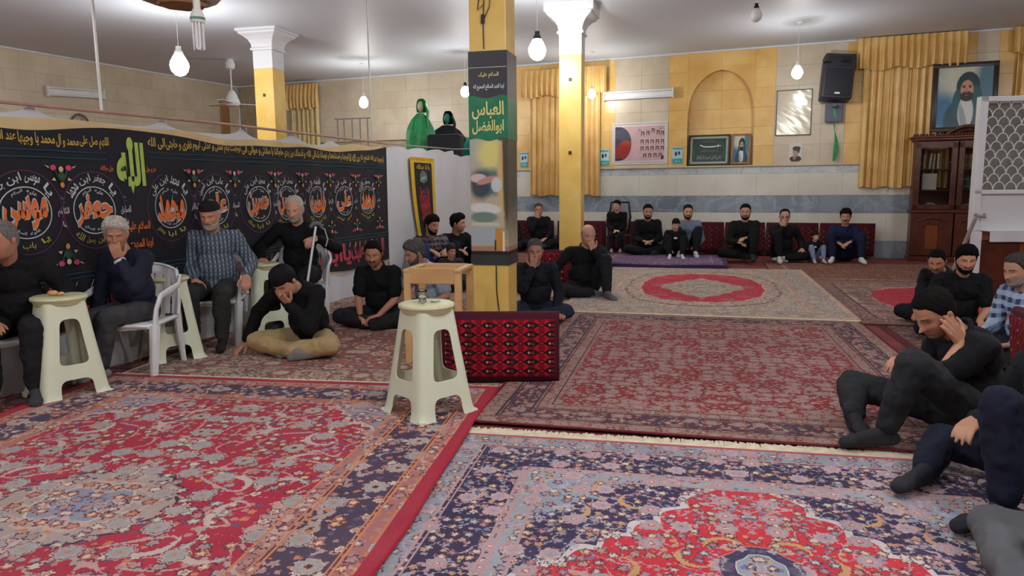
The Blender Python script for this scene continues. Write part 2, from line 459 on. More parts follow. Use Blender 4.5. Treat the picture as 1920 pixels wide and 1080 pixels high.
bulb(3.2, 9.87, 3.60, .075, 'unlit white bulb in a black socket near the ceiling', False, BLK)
for q_ in bpy.data.objects:
    if q_.name.startswith('socket') and q_.parent and 'printed column' in q_.parent.get('label', ''): q_.data.materials[0] = BLK
# ------------------------------------------------------------------ Persian rugs
def rug_mat(name, hw, hl, zones, fground, lines=(), line_c=(.5, .25, .1), big=2.6, small=9.0, pal=None, bigpal=None, meds=(), spand=None,
            vine=None, leafc=None, bind=None, bind_ends=True, dens=.40, leafr=.22, skip=.30, bskip=.35, cres=None, wear=.42, bigr=.40, mute=0.0, mutec=None, extra=None, stretch=1.0):
    m, t, b = new_mat(name, .95, .1)
    o, x, y, z = objco(t)
    ax, ay = x.abs(), y.abs()
    e = (hw - ax).min(hl - ay) if bind_ends else (hw - ax)
    e = (hw - ax).min(hl - ay)
    fe = zones[-1][0]
    # ground colours, from the edge inwards
    g = fground
    col = mixc(t, e.lt(fe), g, zones[-1][1])
    if spand:
        sa, sb_, sc, so = spand
        qx = (hw - fe - ax) / sa; qy = (hl - fe - ay) / sb_
        ang = qy.atan2(qx)
        d = (qx.max(0.0).pow(1.15) + qy.max(0.0).pow(1.15)) + (ang * 12.0).sin().abs() * .10
        ins = d.lt(1.0) * e.gt(fe); ou = d.lt(1.07) * e.gt(fe)
        col = mixc(t, ou, col, so); col = mixc(t, ins, col, sc)
        if extra:
            col = mixc(t, d.lt(extra[0]) * e.gt(fe), col, extra[1])
    sup = None
    for (mx, my, ma, mb, p, lobes, la, mc, mo, supp) in meds:
        qx = (x - mx).abs() / ma; qy = (y - my).abs() / mb
        ang = (qy).atan2(qx)
        d = (qx.pow(p) + qy.pow(p)).pow(1.0 / p) + (ang * lobes).cos().abs() * la
        col = mixc(t, d.lt(1.0 + 1.6 * .03), col, mo); ins = d.lt(1.0)
        col = mixc(t, ins, col, mc)
        if supp: sup = ins if sup is None else sup.max(ins)
        elif sup is not None: sup = sup * (1.0 - ins)
    prev = fe
    for (z1, c) in reversed(zones[:-1]): col = mixc(t, e.lt(z1), col, c)
    # scroll lines
    j1 = noisen(t, o, 75, 1) - .5; j2 = noisen(t, comb(t, y, x), 75, 1) - .5
    P = comb(t, ax + j1 * .030, (ay + j2 * .030) * stretch)
    if vine:
        n = noisen(t, P, vine[1], 1, .4, .6)
        f = ((n - .5).abs()).lt(vine[2]) * e.gt(zones[0][0])
        col = mixc(t, f * (vine[3] if len(vine) > 3 else 1.0), col, vine[0])
    def voro(sc, rnd, off):
        v = t.nodes.new('ShaderNodeTexVoronoi'); v.voronoi_dimensions = '2D'
        v.inputs['Scale'].default_value = sc; v.inputs['Randomness'].default_value = rnd
        ad = t.nodes.new('ShaderNodeVectorMath'); ad.inputs[1].default_value = (off, off * .7, 0); t.links.new(P.o, ad.inputs[0])
        t.links.new(ad.outputs[0], v.inputs['Vector'])
        sb = t.nodes.new('ShaderNodeVectorMath'); sb.operation = 'SUBTRACT'
        t.links.new(ad.outputs[0], sb.inputs[0]); t.links.new(v.outputs['Position'], sb.inputs[1])
        vx, vy, _ = sep(t, X(t, sb.outputs[0]))
        r_, g_, b_ = sep(t, X(t, v.outputs['Color']))
        return X(t, v.outputs['Distance']), vx, vy, r_, g_, b_
    notb = e.gt(zones[0][0])
    if sup is not None: notb = notb * (1.0 - sup * .85)
    # leaves and buds: small shapes, squashed in a random direction
    d, vx, vy, r_, g_, b3 = voro(small * 1.55, .9, 3.1)
    f = (d + (g_ - .5) * .34).lt(leafr) * notb
    col = mixc(t, f, col, ramp(t, r_, [(0, pal[0]), (.2, pal[1]), (.4, leafc or pal[2]), (.6, pal[2]), (.8, pal[0])]))
    # small rosettes
    d, vx, vy, r_, g_, b3 = voro(small, .75, 0)
    an = vy.atan2(vx)
    pr = d * ((an * 5.0 + g_ * 6.0).cos() * .22 + 1.0)
    f = pr.lt(dens) * notb * b3.gt(skip)
    c1 = ramp(t, r_, [(0, pal[0]), (.22, pal[1]), (.45, pal[2]), (.68, pal[3]), (.86, pal[4])])
    c2 = ramp(t, g_, [(0, pal[4]), (.5, pal[0])])
    fl = mixc(t, pr.lt(dens * .42), c1, c2)
    fl = mixc(t, ((pr - dens * .86).abs()).lt(dens * .14), fl, pal[5])
    col = mixc(t, f, col, fl)
    if cres:
        d, vx, vy, r_, g_, b3 = voro(cres[0], .8, 11.7)
        a2 = (vy.atan2(vx) + r_ * 6.28).cos()
        f = ((d - .34).abs()).lt(a2 * .055) * notb * e.gt(fe) * b3.gt(.3)
        col = mixc(t, f, col, cres[1])
    # palmettes
    d, vx, vy, r_, g_, b3 = voro(big, .55, 7.3)
    an = vy.atan2(vx)
    pr = d * ((an * 8.0).cos() * .10 + 1.0)
    f = pr.lt(bigr) * notb * g_.gt(bskip)
    q = pr / bigr + (r_ - .5) * .12
    bp = bigpal
    c1 = ramp(t, q, [(0, bp[0]), (.16, bp[1]), (.28, bp[2]), (.52, bp[3]), (.80, bp[4]), (.90, bp[5])])
    c2 = ramp(t, q, [(0, bp[1]), (.16, bp[3]), (.60, bp[2]), (.82, bp[5]), (.92, bp[4])])
    col = mixc(t, f, col, mixc(t, r_.gt(.5), c1, c2))
    for (lz, lw) in lines: col = mixc(t, ((e - lz).abs()).lt(lw), col, line_c)
    if bind: col = mixc(t, (hw - ax).lt(bind[0]), col, bind[1])
    if mute: col = mixc(t, noisen(t, o, 1.1, 3) * mute * 2, col, mutec or (.20, .16, .17))
    w_ = noisen(t, o, 2.2, 3) * .55 + noisen(t, o, 130, 2) * .45
    hsv = t.nodes.new('ShaderNodeHueSaturation'); t.links.new(col.o, hsv.inputs['Color'])
    t.links.new((w_ * wear * 2 + (1.0 - wear)).o, hsv.inputs['Value'])
    t.links.new(hsv.outputs[0], b.inputs['Base Color'])
    bump(t, b, noisen(t, o, 220, 1), .25, .003)
    b.inputs['Sheen Weight'].default_value = .05
    return m

def rug(label, mat, tl, ang, w, l, z, th=.009, wave=.0, fringe=(), bindm=None, seed=0, fr_len=.045, edge=0.0, name='persian_rug', fr_mat=None):
    """tl: far left corner on the floor, ang: how far the long side turns to the right of straight ahead"""
    a = R(ang); d = Vector((math.sin(a), math.cos(a), 0)); r_ = Vector((math.cos(a), -math.sin(a), 0))
    c = Vector((tl[0], tl[1], 0)) + r_ * (w / 2) - d * (l / 2)
    rnd = random.Random(seed); ph = rnd.random() * 6
    def fn(u, v):
        X_ = (u - .5) * w; Y_ = (v - .5) * l
        xe = X_ + edge * (math.sin(Y_ * 3.1 + ph) * .6 + math.sin(Y_ * 6.3 + ph * 2) * .4) * (abs(u - .5) * 2) ** 4
        zz = th + wave * (math.sin(X_ * 2.3 + Y_ * 1.7 + ph) + math.sin(Y_ * 4.1 - X_ + ph)) * .25 + wave * .5
        return (xe, Y_, zz)
    b_ = MB().sheet(fn, 16, 24, -th * .9 - wave * 0, 2)
    o = b_.build(name, mat, None, 'all', (c.x, c.y, z), -a)
    o.data.set_sharp_from_angle(angle=R(50))
    tag(o, label, 'rug')
    FM = fr_mat or plain('cream_fringe', srgb(216, 205, 178), .9, .15, 20)
    for side in fringe:
        fb = MB(); n = int(w / .009)
        for i in range(n):
            X_ = -w / 2 + (i + .5) * w / n; L = fr_len * (.85 + .3 * rnd.random()); dx = (rnd.random() - .5) * .012
            s = 1 if side == 'far' else -1
            y0 = s * l / 2
            p = [(X_ - .006, y0, th * .5), (X_ + .006, y0, th * .5), (X_ + dx + .006, y0 + s * L, .003), (X_ + dx - .006, y0 + s * L, .003)]
            top = [(q[0], q[1], q[2] + .004) for q in p]
            fb.add(p + top, [(0, 1, 2, 3), (4, 5, 6, 7), (0, 1, 5, 4), (1, 2, 6, 5), (2, 3, 7, 6), (3, 0, 4, 7)])
        tag(fb.build('fringe', FM, o), None, None, None, 'stuff')
    if bindm:
        for s in (-1, 1):
            pts = []
            for i in range(25):
                p = Vector(fn(0 if s < 0 else 1, i / 24)); pts.append((p.x, p.y, p.z - th * .35))
            MB().tube(pts, .008, 6).build('edge_binding', bindm, o, True)
    return o
CR = srgb(178, 28, 60); NAVY = srgb(44, 38, 74); BEIGE = srgb(196, 178, 158); PINK = srgb(196, 130, 126); SKY = srgb(140, 156, 178); GREY = srgb(168, 162, 160)
ORG = srgb(206, 128, 80); IVO = srgb(216, 204, 184); DK = srgb(60, 40, 52); ROSE = srgb(182, 88, 96); OLV = srgb(140, 122, 92)
RA = rug_mat('crimson_floral_wool', 1.5, 2.15, [(.07, srgb(172, 24, 54)), (.085, ORG), (.16, srgb(176, 112, 108)), (.46, srgb(64, 52, 80)), (.54, srgb(172, 118, 112))], CR,
             lines=[(.155, .006), (.175, .004), (.445, .006), (.47, .004), (.54, .006)], line_c=srgb(214, 132, 84),
             pal=[srgb(190, 140, 130), GREY, ORG, srgb(170, 150, 160), IVO, srgb(96, 36, 62)], bigpal=[DK, ORG, srgb(176, 172, 172), GREY, srgb(206, 186, 170), srgb(130, 70, 84)],
             big=4.8, small=12, vine=(srgb(205, 175, 165), 4.2, .022, .8), leafc=srgb(100, 84, 120),
             spand=(.44, .46, srgb(150, 140, 160), srgb(206, 190, 180)), cres=(3.0, srgb(200, 184, 176)), leafr=.20, dens=.36, skip=.35, bskip=.45,
             meds=[(0, 0, .42, .40, 1.9, 8, .06, srgb(176, 160, 150), DK, False), (0, 0, .22, .21, 1.9, 6, .05, srgb(140, 150, 172), IVO, False)], bigr=.29, mute=.16)
RB = rug_mat('navy_and_scarlet_floral_wool', 1.5, 2.1, [(.03, ROSE), (.17, srgb(150, 154, 164)), (.46, NAVY), (.58, srgb(160, 164, 172))], srgb(206, 44, 58),
             lines=[(.17, .006), (.195, .004), (.455, .006), (.485, .008), (.57, .006)], line_c=srgb(190, 150, 150),
             pal=[srgb(190, 140, 140), srgb(150, 156, 172), srgb(198, 160, 120), srgb(160, 110, 124), IVO, srgb(70, 50, 70)], bigpal=[IVO, ROSE, srgb(196, 160, 160), srgb(170, 160, 172), srgb(178, 130, 140), srgb(200, 186, 176)],
             big=6.5, small=16, vine=(srgb(190, 180, 186), 7.5, .016, .8), leafc=srgb(110, 126, 160), bigr=.30, bskip=.5, mute=.14,
             spand=(.76, .92, srgb(48, 42, 82), srgb(214, 204, 204)), extra=(.50, srgb(148, 160, 176)), cres=(4.2, srgb(206, 160, 110)), dens=.36, leafr=.2,
             meds=[(0, .81, .17, .19, 1.5, 4, .1, srgb(52, 52, 92), srgb(214, 120, 100), True), (0, .81, .10, .12, 1.5, 4, .1, srgb(150, 160, 176), IVO, False)])
RC = rug_mat('madder_red_trellis_wool', 1.5, 1.98, [(.02, srgb(110, 24, 36)), (.13, srgb(156, 126, 108)), (.32, srgb(58, 52, 76)), (.46, srgb(164, 126, 112))], srgb(150, 40, 52),
             lines=[(.13, .008), (.155, .005), (.32, .008), (.345, .005), (.43, .005)], line_c=srgb(60, 44, 54),
             pal=[srgb(178, 140, 128), srgb(160, 140, 130), srgb(150, 124, 120), srgb(146, 96, 92), srgb(186, 164, 148), srgb(96, 40, 48)],
             bigpal=[srgb(120, 60, 60), srgb(184, 150, 136), srgb(172, 128, 120), srgb(160, 140, 140), srgb(176, 140, 128), srgb(110, 50, 56)],
             big=9.0, small=17, vine=(srgb(120, 24, 40), 8, .03, .8), leafc=srgb(150, 110, 100), bigr=.45, dens=.40, wear=.5, mute=.25, mutec=(.13, .075, .07))
RD = rug_mat('ivory_wool_with_crimson_medallion', 1.58, 2.35, [(.03, srgb(186, 160, 140)), (.07, srgb(206, 190, 166)), (.42, srgb(176, 164, 152)), (.47, srgb(200, 178, 160))], srgb(186, 174, 156),
             lines=[(.07, .008), (.40, .010), (.47, .006)], line_c=srgb(190, 140, 130),
             pal=[srgb(160, 150, 140), srgb(198, 186, 168), srgb(150, 130, 130), srgb(186, 160, 140), srgb(206, 196, 176), srgb(120, 110, 110)],
             bigpal=[srgb(110, 90, 90), srgb(190, 178, 160), srgb(160, 150, 140), srgb(196, 170, 150), srgb(180, 170, 156), srgb(130, 116, 110)],
             big=3.2, small=12, vine=(srgb(120, 112, 108), 7, .02, .6), bigr=.34,
             meds=[(0, 0, .98, 1.72, 2.6, 6, .02, srgb(196, 168, 152), srgb(150, 100, 90), False), (0, 0, .82, 1.46, 2.4, 8, .03, srgb(190, 30, 62), srgb(216, 170, 150), True), (0, -.1, .60, 1.02, 1.15, 7, .10, srgb(180, 166, 148), srgb(200, 120, 110), False)])
RE = rug_mat('dusky_wool_with_crimson_field', 1.6, 1.8, [(.03, srgb(110, 60, 56)), (.34, srgb(140, 104, 96)), (.42, srgb(176, 152, 132))], srgb(150, 120, 108),
             lines=[(.34, .01)], line_c=srgb(90, 50, 60), pal=[srgb(150, 120, 110), srgb(120, 100, 96), srgb(160, 130, 116), srgb(130, 80, 80), srgb(180, 160, 140), srgb(90, 50, 60)],
             bigpal=[srgb(90, 50, 60), srgb(170, 140, 130), srgb(140, 120, 110), srgb(120, 80, 84), srgb(150, 120, 110), srgb(100, 60, 60)], big=3.5, small=11,
             meds=[(0, 0, 1.0, 1.2, 2.4, 8, .04, srgb(184, 32, 62), srgb(190, 150, 140), True), (0, 0, .5, .6, 1.6, 6, .08, srgb(130, 100, 110), srgb(190, 120, 110), False)])
RF = rug_mat('rust_brown_patterned_wool', 2.4, 1.4, [(.03, srgb(96, 60, 50)), (.3, srgb(130, 82, 66)), (.36, srgb(150, 120, 100))], srgb(128, 70, 60),
             lines=[(.3, .012)], line_c=srgb(170, 140, 116), pal=[srgb(150, 110, 90), srgb(110, 70, 60), srgb(160, 120, 96), srgb(120, 90, 80), srgb(150, 130, 110), srgb(70, 40, 44)],
             bigpal=[srgb(80, 50, 50), srgb(150, 110, 90), srgb(120, 80, 70), srgb(130, 100, 84), srgb(110, 70, 60), srgb(90, 50, 50)], big=4, small=12)
RH = rug_mat('faded_beige_and_rose_wool', 1.55, 2.3, [(.03, srgb(172, 150, 130)), (.10, srgb(186, 166, 144)), (.46, srgb(178, 156, 138)), (.54, srgb(166, 130, 120))], srgb(160, 98, 92),
             lines=[(.10, .007), (.13, .004), (.44, .007), (.54, .006)], line_c=srgb(96, 70, 72),
             pal=[srgb(150, 130, 118), srgb(186, 166, 146), srgb(140, 96, 96), srgb(120, 110, 112), srgb(196, 178, 158), srgb(100, 66, 70)],
             bigpal=[srgb(160, 96, 92), srgb(190, 160, 146), srgb(158, 112, 106), srgb(186, 168, 148), srgb(146, 92, 92), srgb(110, 76, 78)],
             big=4.0, small=11, vine=(srgb(96, 74, 78), 7, .022, .8), bigr=.42, spand=(.5, .6, srgb(176, 150, 134), srgb(120, 80, 80)))
RK = rug_mat('dark_wine_wool', 1.4, 2.2, [(.03, srgb(90, 30, 36)), (.3, srgb(104, 74, 70)), (.36, srgb(120, 90, 80))], srgb(120, 40, 48),
             lines=[(.3, .01)], line_c=srgb(150, 120, 100), pal=[srgb(150, 110, 100), srgb(110, 90, 90), srgb(150, 110, 80), srgb(120, 70, 70), srgb(150, 130, 116), srgb(60, 30, 40)],
             bigpal=[srgb(80, 40, 44), srgb(150, 120, 110), srgb(110, 80, 80), srgb(130, 100, 90), srgb(100, 60, 60), srgb(80, 40, 44)], big=4, small=11, vine=(srgb(140, 100, 90), 7, .02, .6))
RG = rug_mat('purple_patterned_wool', 1.1, .95, [(.03, srgb(58, 46, 84)), (.2, srgb(104, 84, 120)), (.26, srgb(140, 110, 130))], srgb(112, 88, 124),
             lines=[(.2, .01)], line_c=srgb(160, 140, 150), pal=[srgb(140, 110, 140), srgb(90, 76, 120), srgb(150, 110, 120), srgb(120, 96, 130), srgb(160, 146, 160), srgb(70, 56, 90)],
             bigpal=[srgb(80, 60, 100), srgb(150, 130, 150), srgb(110, 90, 130), srgb(140, 100, 120), srgb(100, 80, 120), srgb(80, 60, 100)], big=4, small=12)
REDB = plain('crimson_edge_cord', srgb(166, 22, 50), .9)
WINE = plain('dark_edge_cord', srgb(84, 20, 28), .9); BEGB = plain('beige_edge_cord', srgb(190, 172, 148), .9)
def corner(bl, ang, l): a = R(ang); return (bl[0] + math.sin(a) * l, bl[1] + math.cos(a) * l)
rug('large crimson floral rug with red edge, in front of the plastic stools', RA, (-3.07, 5.47), 9.2, 3.0, 4.3, .022, .010, .006, ('far',), REDB, 1, .05, .012)
rug('navy bordered scarlet floral rug with white fringe, nearest the viewer', RB, (-.30, 4.09), 11.5, 3.0, 4.2, .004, .010, .004, ('far',), None, 2, .115)
rug('worn madder red rug with small flower trellis and navy border', RC, (.66, 8.12), 13.5, 3.0, 3.96, .0145, .010, .004, ('far',), WINE, 3, .04)
rug('ivory rug with a crimson eight sided medallion, beyond the bald man', RD, (1.70, 12.75), 14.5, 3.16, 4.7, .026, .010, .006, ('near',), BEGB, 4, .05)
rug('dusky rug with crimson field beside the ivory rug', RE, (4.35, 10.85), 14.5, 3.2, 3.6, .004, .010, .004, (), WINE, 5)
rug('rust brown rug in front of the wooden bookcase', RF, (4.7, 13.65), 14.5, 4.8, 2.8, .0, .003, 0, (), WINE, 6)
rug('faded beige and rose rug under the men sitting by the column', RH, (-2.30, 9.95), 9.5, 3.1, 4.6, .003, .010, .006, ('near',), BEGB, 7, .06)
rug('dark wine rug under the row of plastic chairs', RK, (-4.35, 9.2), 17.2, 2.8, 6.2, .0, .003, 0, (), WINE, 8)
rug('small wine rug beneath the man sitting right of the column', RK, (.25, 11.6), 14, 2.0, 4.0, .0025, .006, 0, (), REDB, 9)
rug('rose rug at the foot of the white sheet', RH, (-1.15, 13.9), 14, 2.3, 3.9, .0, .003, 0, (), BEGB, 10)
rug('dark rug beyond the ivory rug under the gold curtain', RF, (-.5, 17.05), 22, 4.4, 4.2, .0, .002, 0, (), WINE, 12)
rug('dark wine rug under the men sitting at the far side of the scarlet rug', RK, (3.9, 8.1), 13.5, 2.9, 3.9, .0, .003, 0, (), WINE, 13)
# folded purple rug used as a sitting mat
pm = MB(); pm.sheet(lambda u, v: ((u - .5) * 2.3, (v - .5) * 1.9, .075 + .008 * math.sin(u * 9 + v * 4) - .03 * max(0, abs(v - .5) * 2 - .85) * 6), 20, 14, -.06, 2)
o = pm.build('folded_rug', RG, None, 'all', (2.75, 13.4, .038), -R(14)); o.data.set_sharp_from_angle(angle=R(50)); tag(o, 'folded purple rug used as a mat along the back wall', 'rug')
# ------------------------------------------------------------------ long black banner with embroidered names
BR = R(72.8); B0 = (-1.80, 10.45, 0)
BX = Vector((math.cos(BR), math.sin(BR), 0)); BN = Vector((math.sin(BR), -math.cos(BR), 0))
def bpt(x, z, off=0): p = Vector(B0) + BX * x + BN * off; return Vector((p.x, p.y, z))
def nav(name, c, r=.8):
    return plain(name, c, r, .2, 3)
BKC = nav('black_banner_cloth', srgb(17, 18, 30)); TEALL = plain('teal_piping', srgb(20, 74, 92), .7)
WHT = plain('white_thread', srgb(196, 200, 204), .7, .1, 30); GOLDT = plain('gold_thread', srgb(196, 168, 74), .7, .15, 30); ORT = plain('orange_thread', srgb(226, 112, 44), .7, .12, 20)
GRT = plain('lime_thread', srgb(166, 192, 86), .7, .1, 20); PKT = plain('pink_thread', srgb(196, 66, 110), .7, .2, 20); PURT = plain('purple_thread', srgb(104, 40, 100), .7, .1, 20)
REDT = plain('rose_red_thread', srgb(190, 60, 84), .7, .2, 20); DGR = plain('dark_green_thread', srgb(40, 70, 54), .7, .2, 20); YGT = plain('yellow_green_thread', srgb(170, 170, 60), .7, .1)
def bz(x): # top edge height
    s = -x; return 1.88 + max(0, (1.6 - s)) * .06 + .008 * math.sin(x * 6.0) + (.03 * math.exp(-((s - 4.6) / .5) ** 2))
def bwave(x): return .012 * math.sin(x * 7.3) + .008 * math.sin(x * 3.1 + 1)
ban = thing('mourning_banner', 'long black banner embroidered with names in orange medallions behind the stools', 'banner', B0, BR)
XL, XR = -7.2, .12
MB().sheet(lambda u, v: (XL + (XR - XL) * u, bwave(XL + (XR - XL) * u) * (1 - .6 * v), (.40 + .02 * math.sin(u * 20)) + v * (bz(XL + (XR - XL) * u) - .40)), 140, 12, .006).build('cloth', BKC, ban, True)
for x0, x1, z in ((XL, -4.78, 1.715), (XL, -4.78, 1.665), (-4.36, XR, 1.745), (-4.36, XR, 1.70), (XL, XR, .80), (XL, XR, .765)):
    n = 60; MB().tube([(x0 + (x1 - x0) * i / n, bwave(x0 + (x1 - x0) * i / n) * .75 - .004, z + .002 * i / n) for i in range(n + 1)], .005, 4).build('piping', TEALL, ban)
def ring(cx_, cz, rx, rz, w, mat, y=-.006, n=48, name='ring'):
    b_ = MB(); k = 0
    for i in range(n):
        a = 2 * PI * i / n; c, s = math.cos(a), math.sin(a)
        for q in (1, 1 - w / rx):
            b_.v.append((cx_ + rx * q * c, y + bwave(cx_ + rx * q * c), cz + rz * (1 if q == 1 else 1 - w / rz) * s))
    for i in range(n):
        j = (i + 1) % n; b_.f.append((2 * i, 2 * j, 2 * j + 1, 2 * i + 1)); b_.m.append(0)
    return b_.build(name, mat, ban)
names = [(5.51, 'موسی', 'یا موسی ابن جعفر', 'یا باب الحوائج', 'الکاظم'), (4.93, 'جعفر', 'یا جعفر ابن محمد', 'یا ابن رسول الله', 'الصادق'), (4.11, 'محمد', 'یا محمد ابن علی', 'یا ابا جعفر', 'الباقر'), (3.53, 'علی', 'یا علی ابن الحسین', 'یا ابا محمد', 'السجاد'),
         (2.88, 'حسین', 'یا حسین ابن علی', 'یا ابا عبدالله', 'الشهید'), (2.35, 'حسن', 'یا حسن ابن علی', 'یا ابا محمد', 'المجتبی'), (1.73, 'فاطمه', 'یا فاطمه الزهرا', 'یا بنت رسول الله', 'الزهرا'), (1.13, 'علی', 'یا علی المرتضی', 'امیر المومنین', 'المرتضی'), (.50, 'محمد', 'یا رسول الله', 'یا ابا القاسم', 'المصطفی'),
         (6.30, 'علی', 'یا علی ابن موسی', 'یا ابا الحسن', 'الرضا')]
def arc_text(s, cx_, cz, rx, rz, h, mat, top=True, span=2.0):
    """letters set one word at a time round an arch"""
    ws = s.split(); n = len(ws)
    for i, w_ in enumerate(ws):
        a = PI / 2 + span / 2 - span * (n - 1 - i + .5) / n if top else -PI / 2 - span / 2 + span * (n - 1 - i + .5) / n
        p = (cx_ + rx * math.cos(a), bwave(cx_) - .006, cz + rz * math.sin(a))
        tw = min(.16, span * rx / n * .80, h * .60 * len(w_))
        rotz = (a - PI / 2) if top else (a + PI / 2)
        letters('lettering', w_, tw, h, mat, ban, p, .012, 0, rot=(PI / 2, -rotz, 0))
for s, nm, up, dn, side in names:
    x = -s; zc_ = 1.275
    ring(x, zc_, .29, .30, .006, PURT, name='outer_medallion'); ring(x, zc_, .195, .185, .008, WHT, name='medallion')
    letters('name_outline', nm, .345, .26, WHT, ban, (x, bwave(x) - .006, zc_ + .0), .062, 0)
    letters('name_lettering', nm, .325, .24, ORT, ban, (x, bwave(x) - .009, zc_ + .0), .030, 0)
    arc_text(up, x, zc_, .243, .243, .075, WHT, True, 2.3); arc_text(dn, x, zc_, .243, .235, .055, YGT, False, 1.7)
    nx_ = x + .30
    arc_text('علیه السلام', x, zc_, .150, .150, .035, WHT, True, 1.5); arc_text('علیه السلام', x, zc_, .150, .148, .035, WHT, False, 1.5)
    letters('lettering', side, .10, .07, WHT, ban, (nx_, bwave(nx_) - .007, 1.27), .015, 0)
    for dz in (-.15, .15): letters('lettering', 'ع' if dz > 0 else 'یا', .03, .045, WHT, ban, (nx_ - .0, bwave(nx_) - .007, 1.27 + dz * .6), .02, 0)
    # flower sprays above and below the gap
    for fz, sg in ((1.585, 1), (.90, -1)):
        if s == 4.93: continue
        b_ = MB(); g = MB(); IV = plain('ivory_thread', srgb(206, 184, 140), .7)
        y = bwave(nx_) - .012
        for q in (-1, 1):
            MB().ell((nx_ + q * .065, y, fz + sg * .01), (.026, .003, .022), n=8, m=5).build('flower', PKT, ban)
            MB().prism([(nx_ + q * .10, fz + sg * .02), (nx_ + q * .135, fz + sg * .028), (nx_ + q * .10, fz + sg * .006)], y, y + .003).build('petal', IV, ban)
            MB().prism([(nx_ + q * .06, fz - sg * .06), (nx_ + q * .085, fz - sg * .08), (nx_ + q * .05, fz - sg * .085)], y, y + .003).build('petal', IV, ban)
            g.tube([(nx_ + q * .055, y + .002, fz), (nx_ + q * .03, y + .002, fz - sg * .06), (nx_, y + .002, fz - sg * .10)], .006, 4)
        MB().ell((nx_, y, fz + sg * .0), (.02, .003, .022), n=8, m=5).build('petal', IV, ban)
        g.ell((nx_, y, fz - sg * .05), (.03, .002, .03), n=8, m=5)
        g.build('stem', DGR, ban)
        MB().ell((nx_, y - .001, fz - sg * .115), (.018, .003, .022), n=8, m=5).build('flower', plain('amber_thread', srgb(214, 140, 50), .7), ban)
# script bands
def band(s, x0, x1, z, h, mat, off=.02, n=6):
    ws = s.split(); k = max(1, len(ws) // n); gs = [' '.join(ws[i:i + k]) for i in range(0, len(ws), k)]
    tot = sum(len(g) for g in gs); x = x1
    for g in gs:
        w_ = (x1 - x0) * len(g) / tot
        letters('lettering', g, w_ * .96, h, mat, ban, (x - w_ / 2, bwave(x - w_ / 2) - .007, z), off, 0); x -= w_
band('یا وجیها عند الله اشفع لنا عند الله انا توجهنا و استشفعنا و توسلنا بک الی الله و قدمناک بین یدی حاجاتنا یا سادتی و موالی انی توجهت بکم ائمتی و عدتی لیوم فقری و حاجتی الی الله', -4.34, .02, 1.825, .10, GOLDT, .022, 12)
band('اللهم صل علی محمد و آل محمد یا وجیها عند الله اشفع لنا عند الله انما یرید الله لیذهب عنکم الرجس اهل البیت', -7.0, -4.74, 1.795, .10, GOLDT, .022, 7)
letters('allah_lettering', 'الله', .30, .36, GRT, ban, (-4.54, -.012, 1.64), .045, 0)
MB().prism([(-4.57, 1.50), (-4.51, 1.50), (-4.54, 1.40)], -.014, -.010).build('allah_tail', GRT, ban)
MB().ell((-4.54, -.012, 1.80), (.035, .003, .06), n=8, m=6).build('allah_finial', GRT, ban)
letters('lettering', 'جل جلاله', .12, .05, ORT, ban, (-4.78, -.012, 1.60), .02, 0); letters('lettering', 'عز و جل', .12, .05, ORT, ban, (-4.32, -.012, 1.60), .02, 0)
letters('lettering', 'السلام علیک', .28, .10, ORT, ban, (-4.52, -.012, 1.12), .02, 0); letters('lettering', 'ایها المهدی', .28, .09, ORT, ban, (-4.50, -.012, .98), .02, 0)
band('السلام علیک یا ابا عبدالله الحسین و علی الارواح التی حلت بفنائک علیک منی سلام الله ابدا', -7.0, -.05, .595, .28, REDT, .035, 9)
for i in range(46):
    x = -7 + i * .152; a = .5 + .2 * math.sin(i * 2.1)
    MB().tube([(x, bwave(x) - .007, .68), (x + .05 * a, bwave(x) - .007, .74)], .0035, 4).build('accent_stroke', WHT if i % 2 else GOLDT, ban)

# cream heading and white lining behind, tied up to the rod
CRM = plain('cream_lining', srgb(216, 190, 142), .85, .1, 4); WSH = plain('white_sheet_cloth', srgb(206, 210, 216), .85, .04, 2)
t_ = thing('banner_lining', 'cream and white cloth showing above and below the black banner', 'cloth', tuple(bpt(0, 0, -.03)), BR)
MB().sheet(lambda u, v: (XL + (XR + .02 - XL) * u, bwave(XL + (XR - XL) * u) * .5, 1.70 + v * (bz(XL + (XR - XL) * u) + .055 + .012 * math.sin(u * 31) - 1.70)), 120, 3, .006).build('cream_heading', CRM, t_, True)
def wtop(x):
    pk = 0
    for px_ in (-5.35, -4.1, -3.0, -2.1, -1.3):
        pk = max(pk, .10 * math.exp(-abs(x - px_) / .13))
    return 1.95 + pk + .01 * math.sin(x * 5)
MB().sheet(lambda u, v: (XL + (XR - XL) * u, .025 + bwave(XL + (XR - XL) * u + 1) * .5, 1.6 + v * (wtop(XL + (XR - XL) * u) - 1.6)), 200, 3, .006).build('white_lining', WSH, t_, True)
MB().sheet(lambda u, v: (XL + (XR + .03 - XL) * u, .01 + .02 * math.sin(u * 70) * (1 - v), .012 + v * .45), 200, 4, .006).build('white_skirt', WSH, t_, True)
MB().sheet(lambda u, v: (XL + (XR + .03 - XL) * u, -.004, .37 + v * .045), 60, 1, .006).build('cream_hem', CRM, t_, True)

# white sheet continuing beyond the banner
def sx(u): return .12 + 4.3 * u
def stop(x):
    d = [.12, 1.6, 2.15, 2.9, 3.8]; k = 0
    s = .05 * abs(math.sin((x - .12) * PI / .74)) ** .6
    return 2.00 + .02 * x - .02 + s * .8 - (.07 if x > 2.6 else 0)
o = MB().sheet(lambda u, v: (sx(u), .02 * math.sin(sx(u) * 9) * v + .012 * math.sin(sx(u) * 4), .012 + v * (stop(sx(u)) - .012)), 120, 10, .006).build('white_sheet', WSH, None, True, B0, BR)
tag(o, 'plain white sheet hung from a cord beyond the black banner', 'sheet')

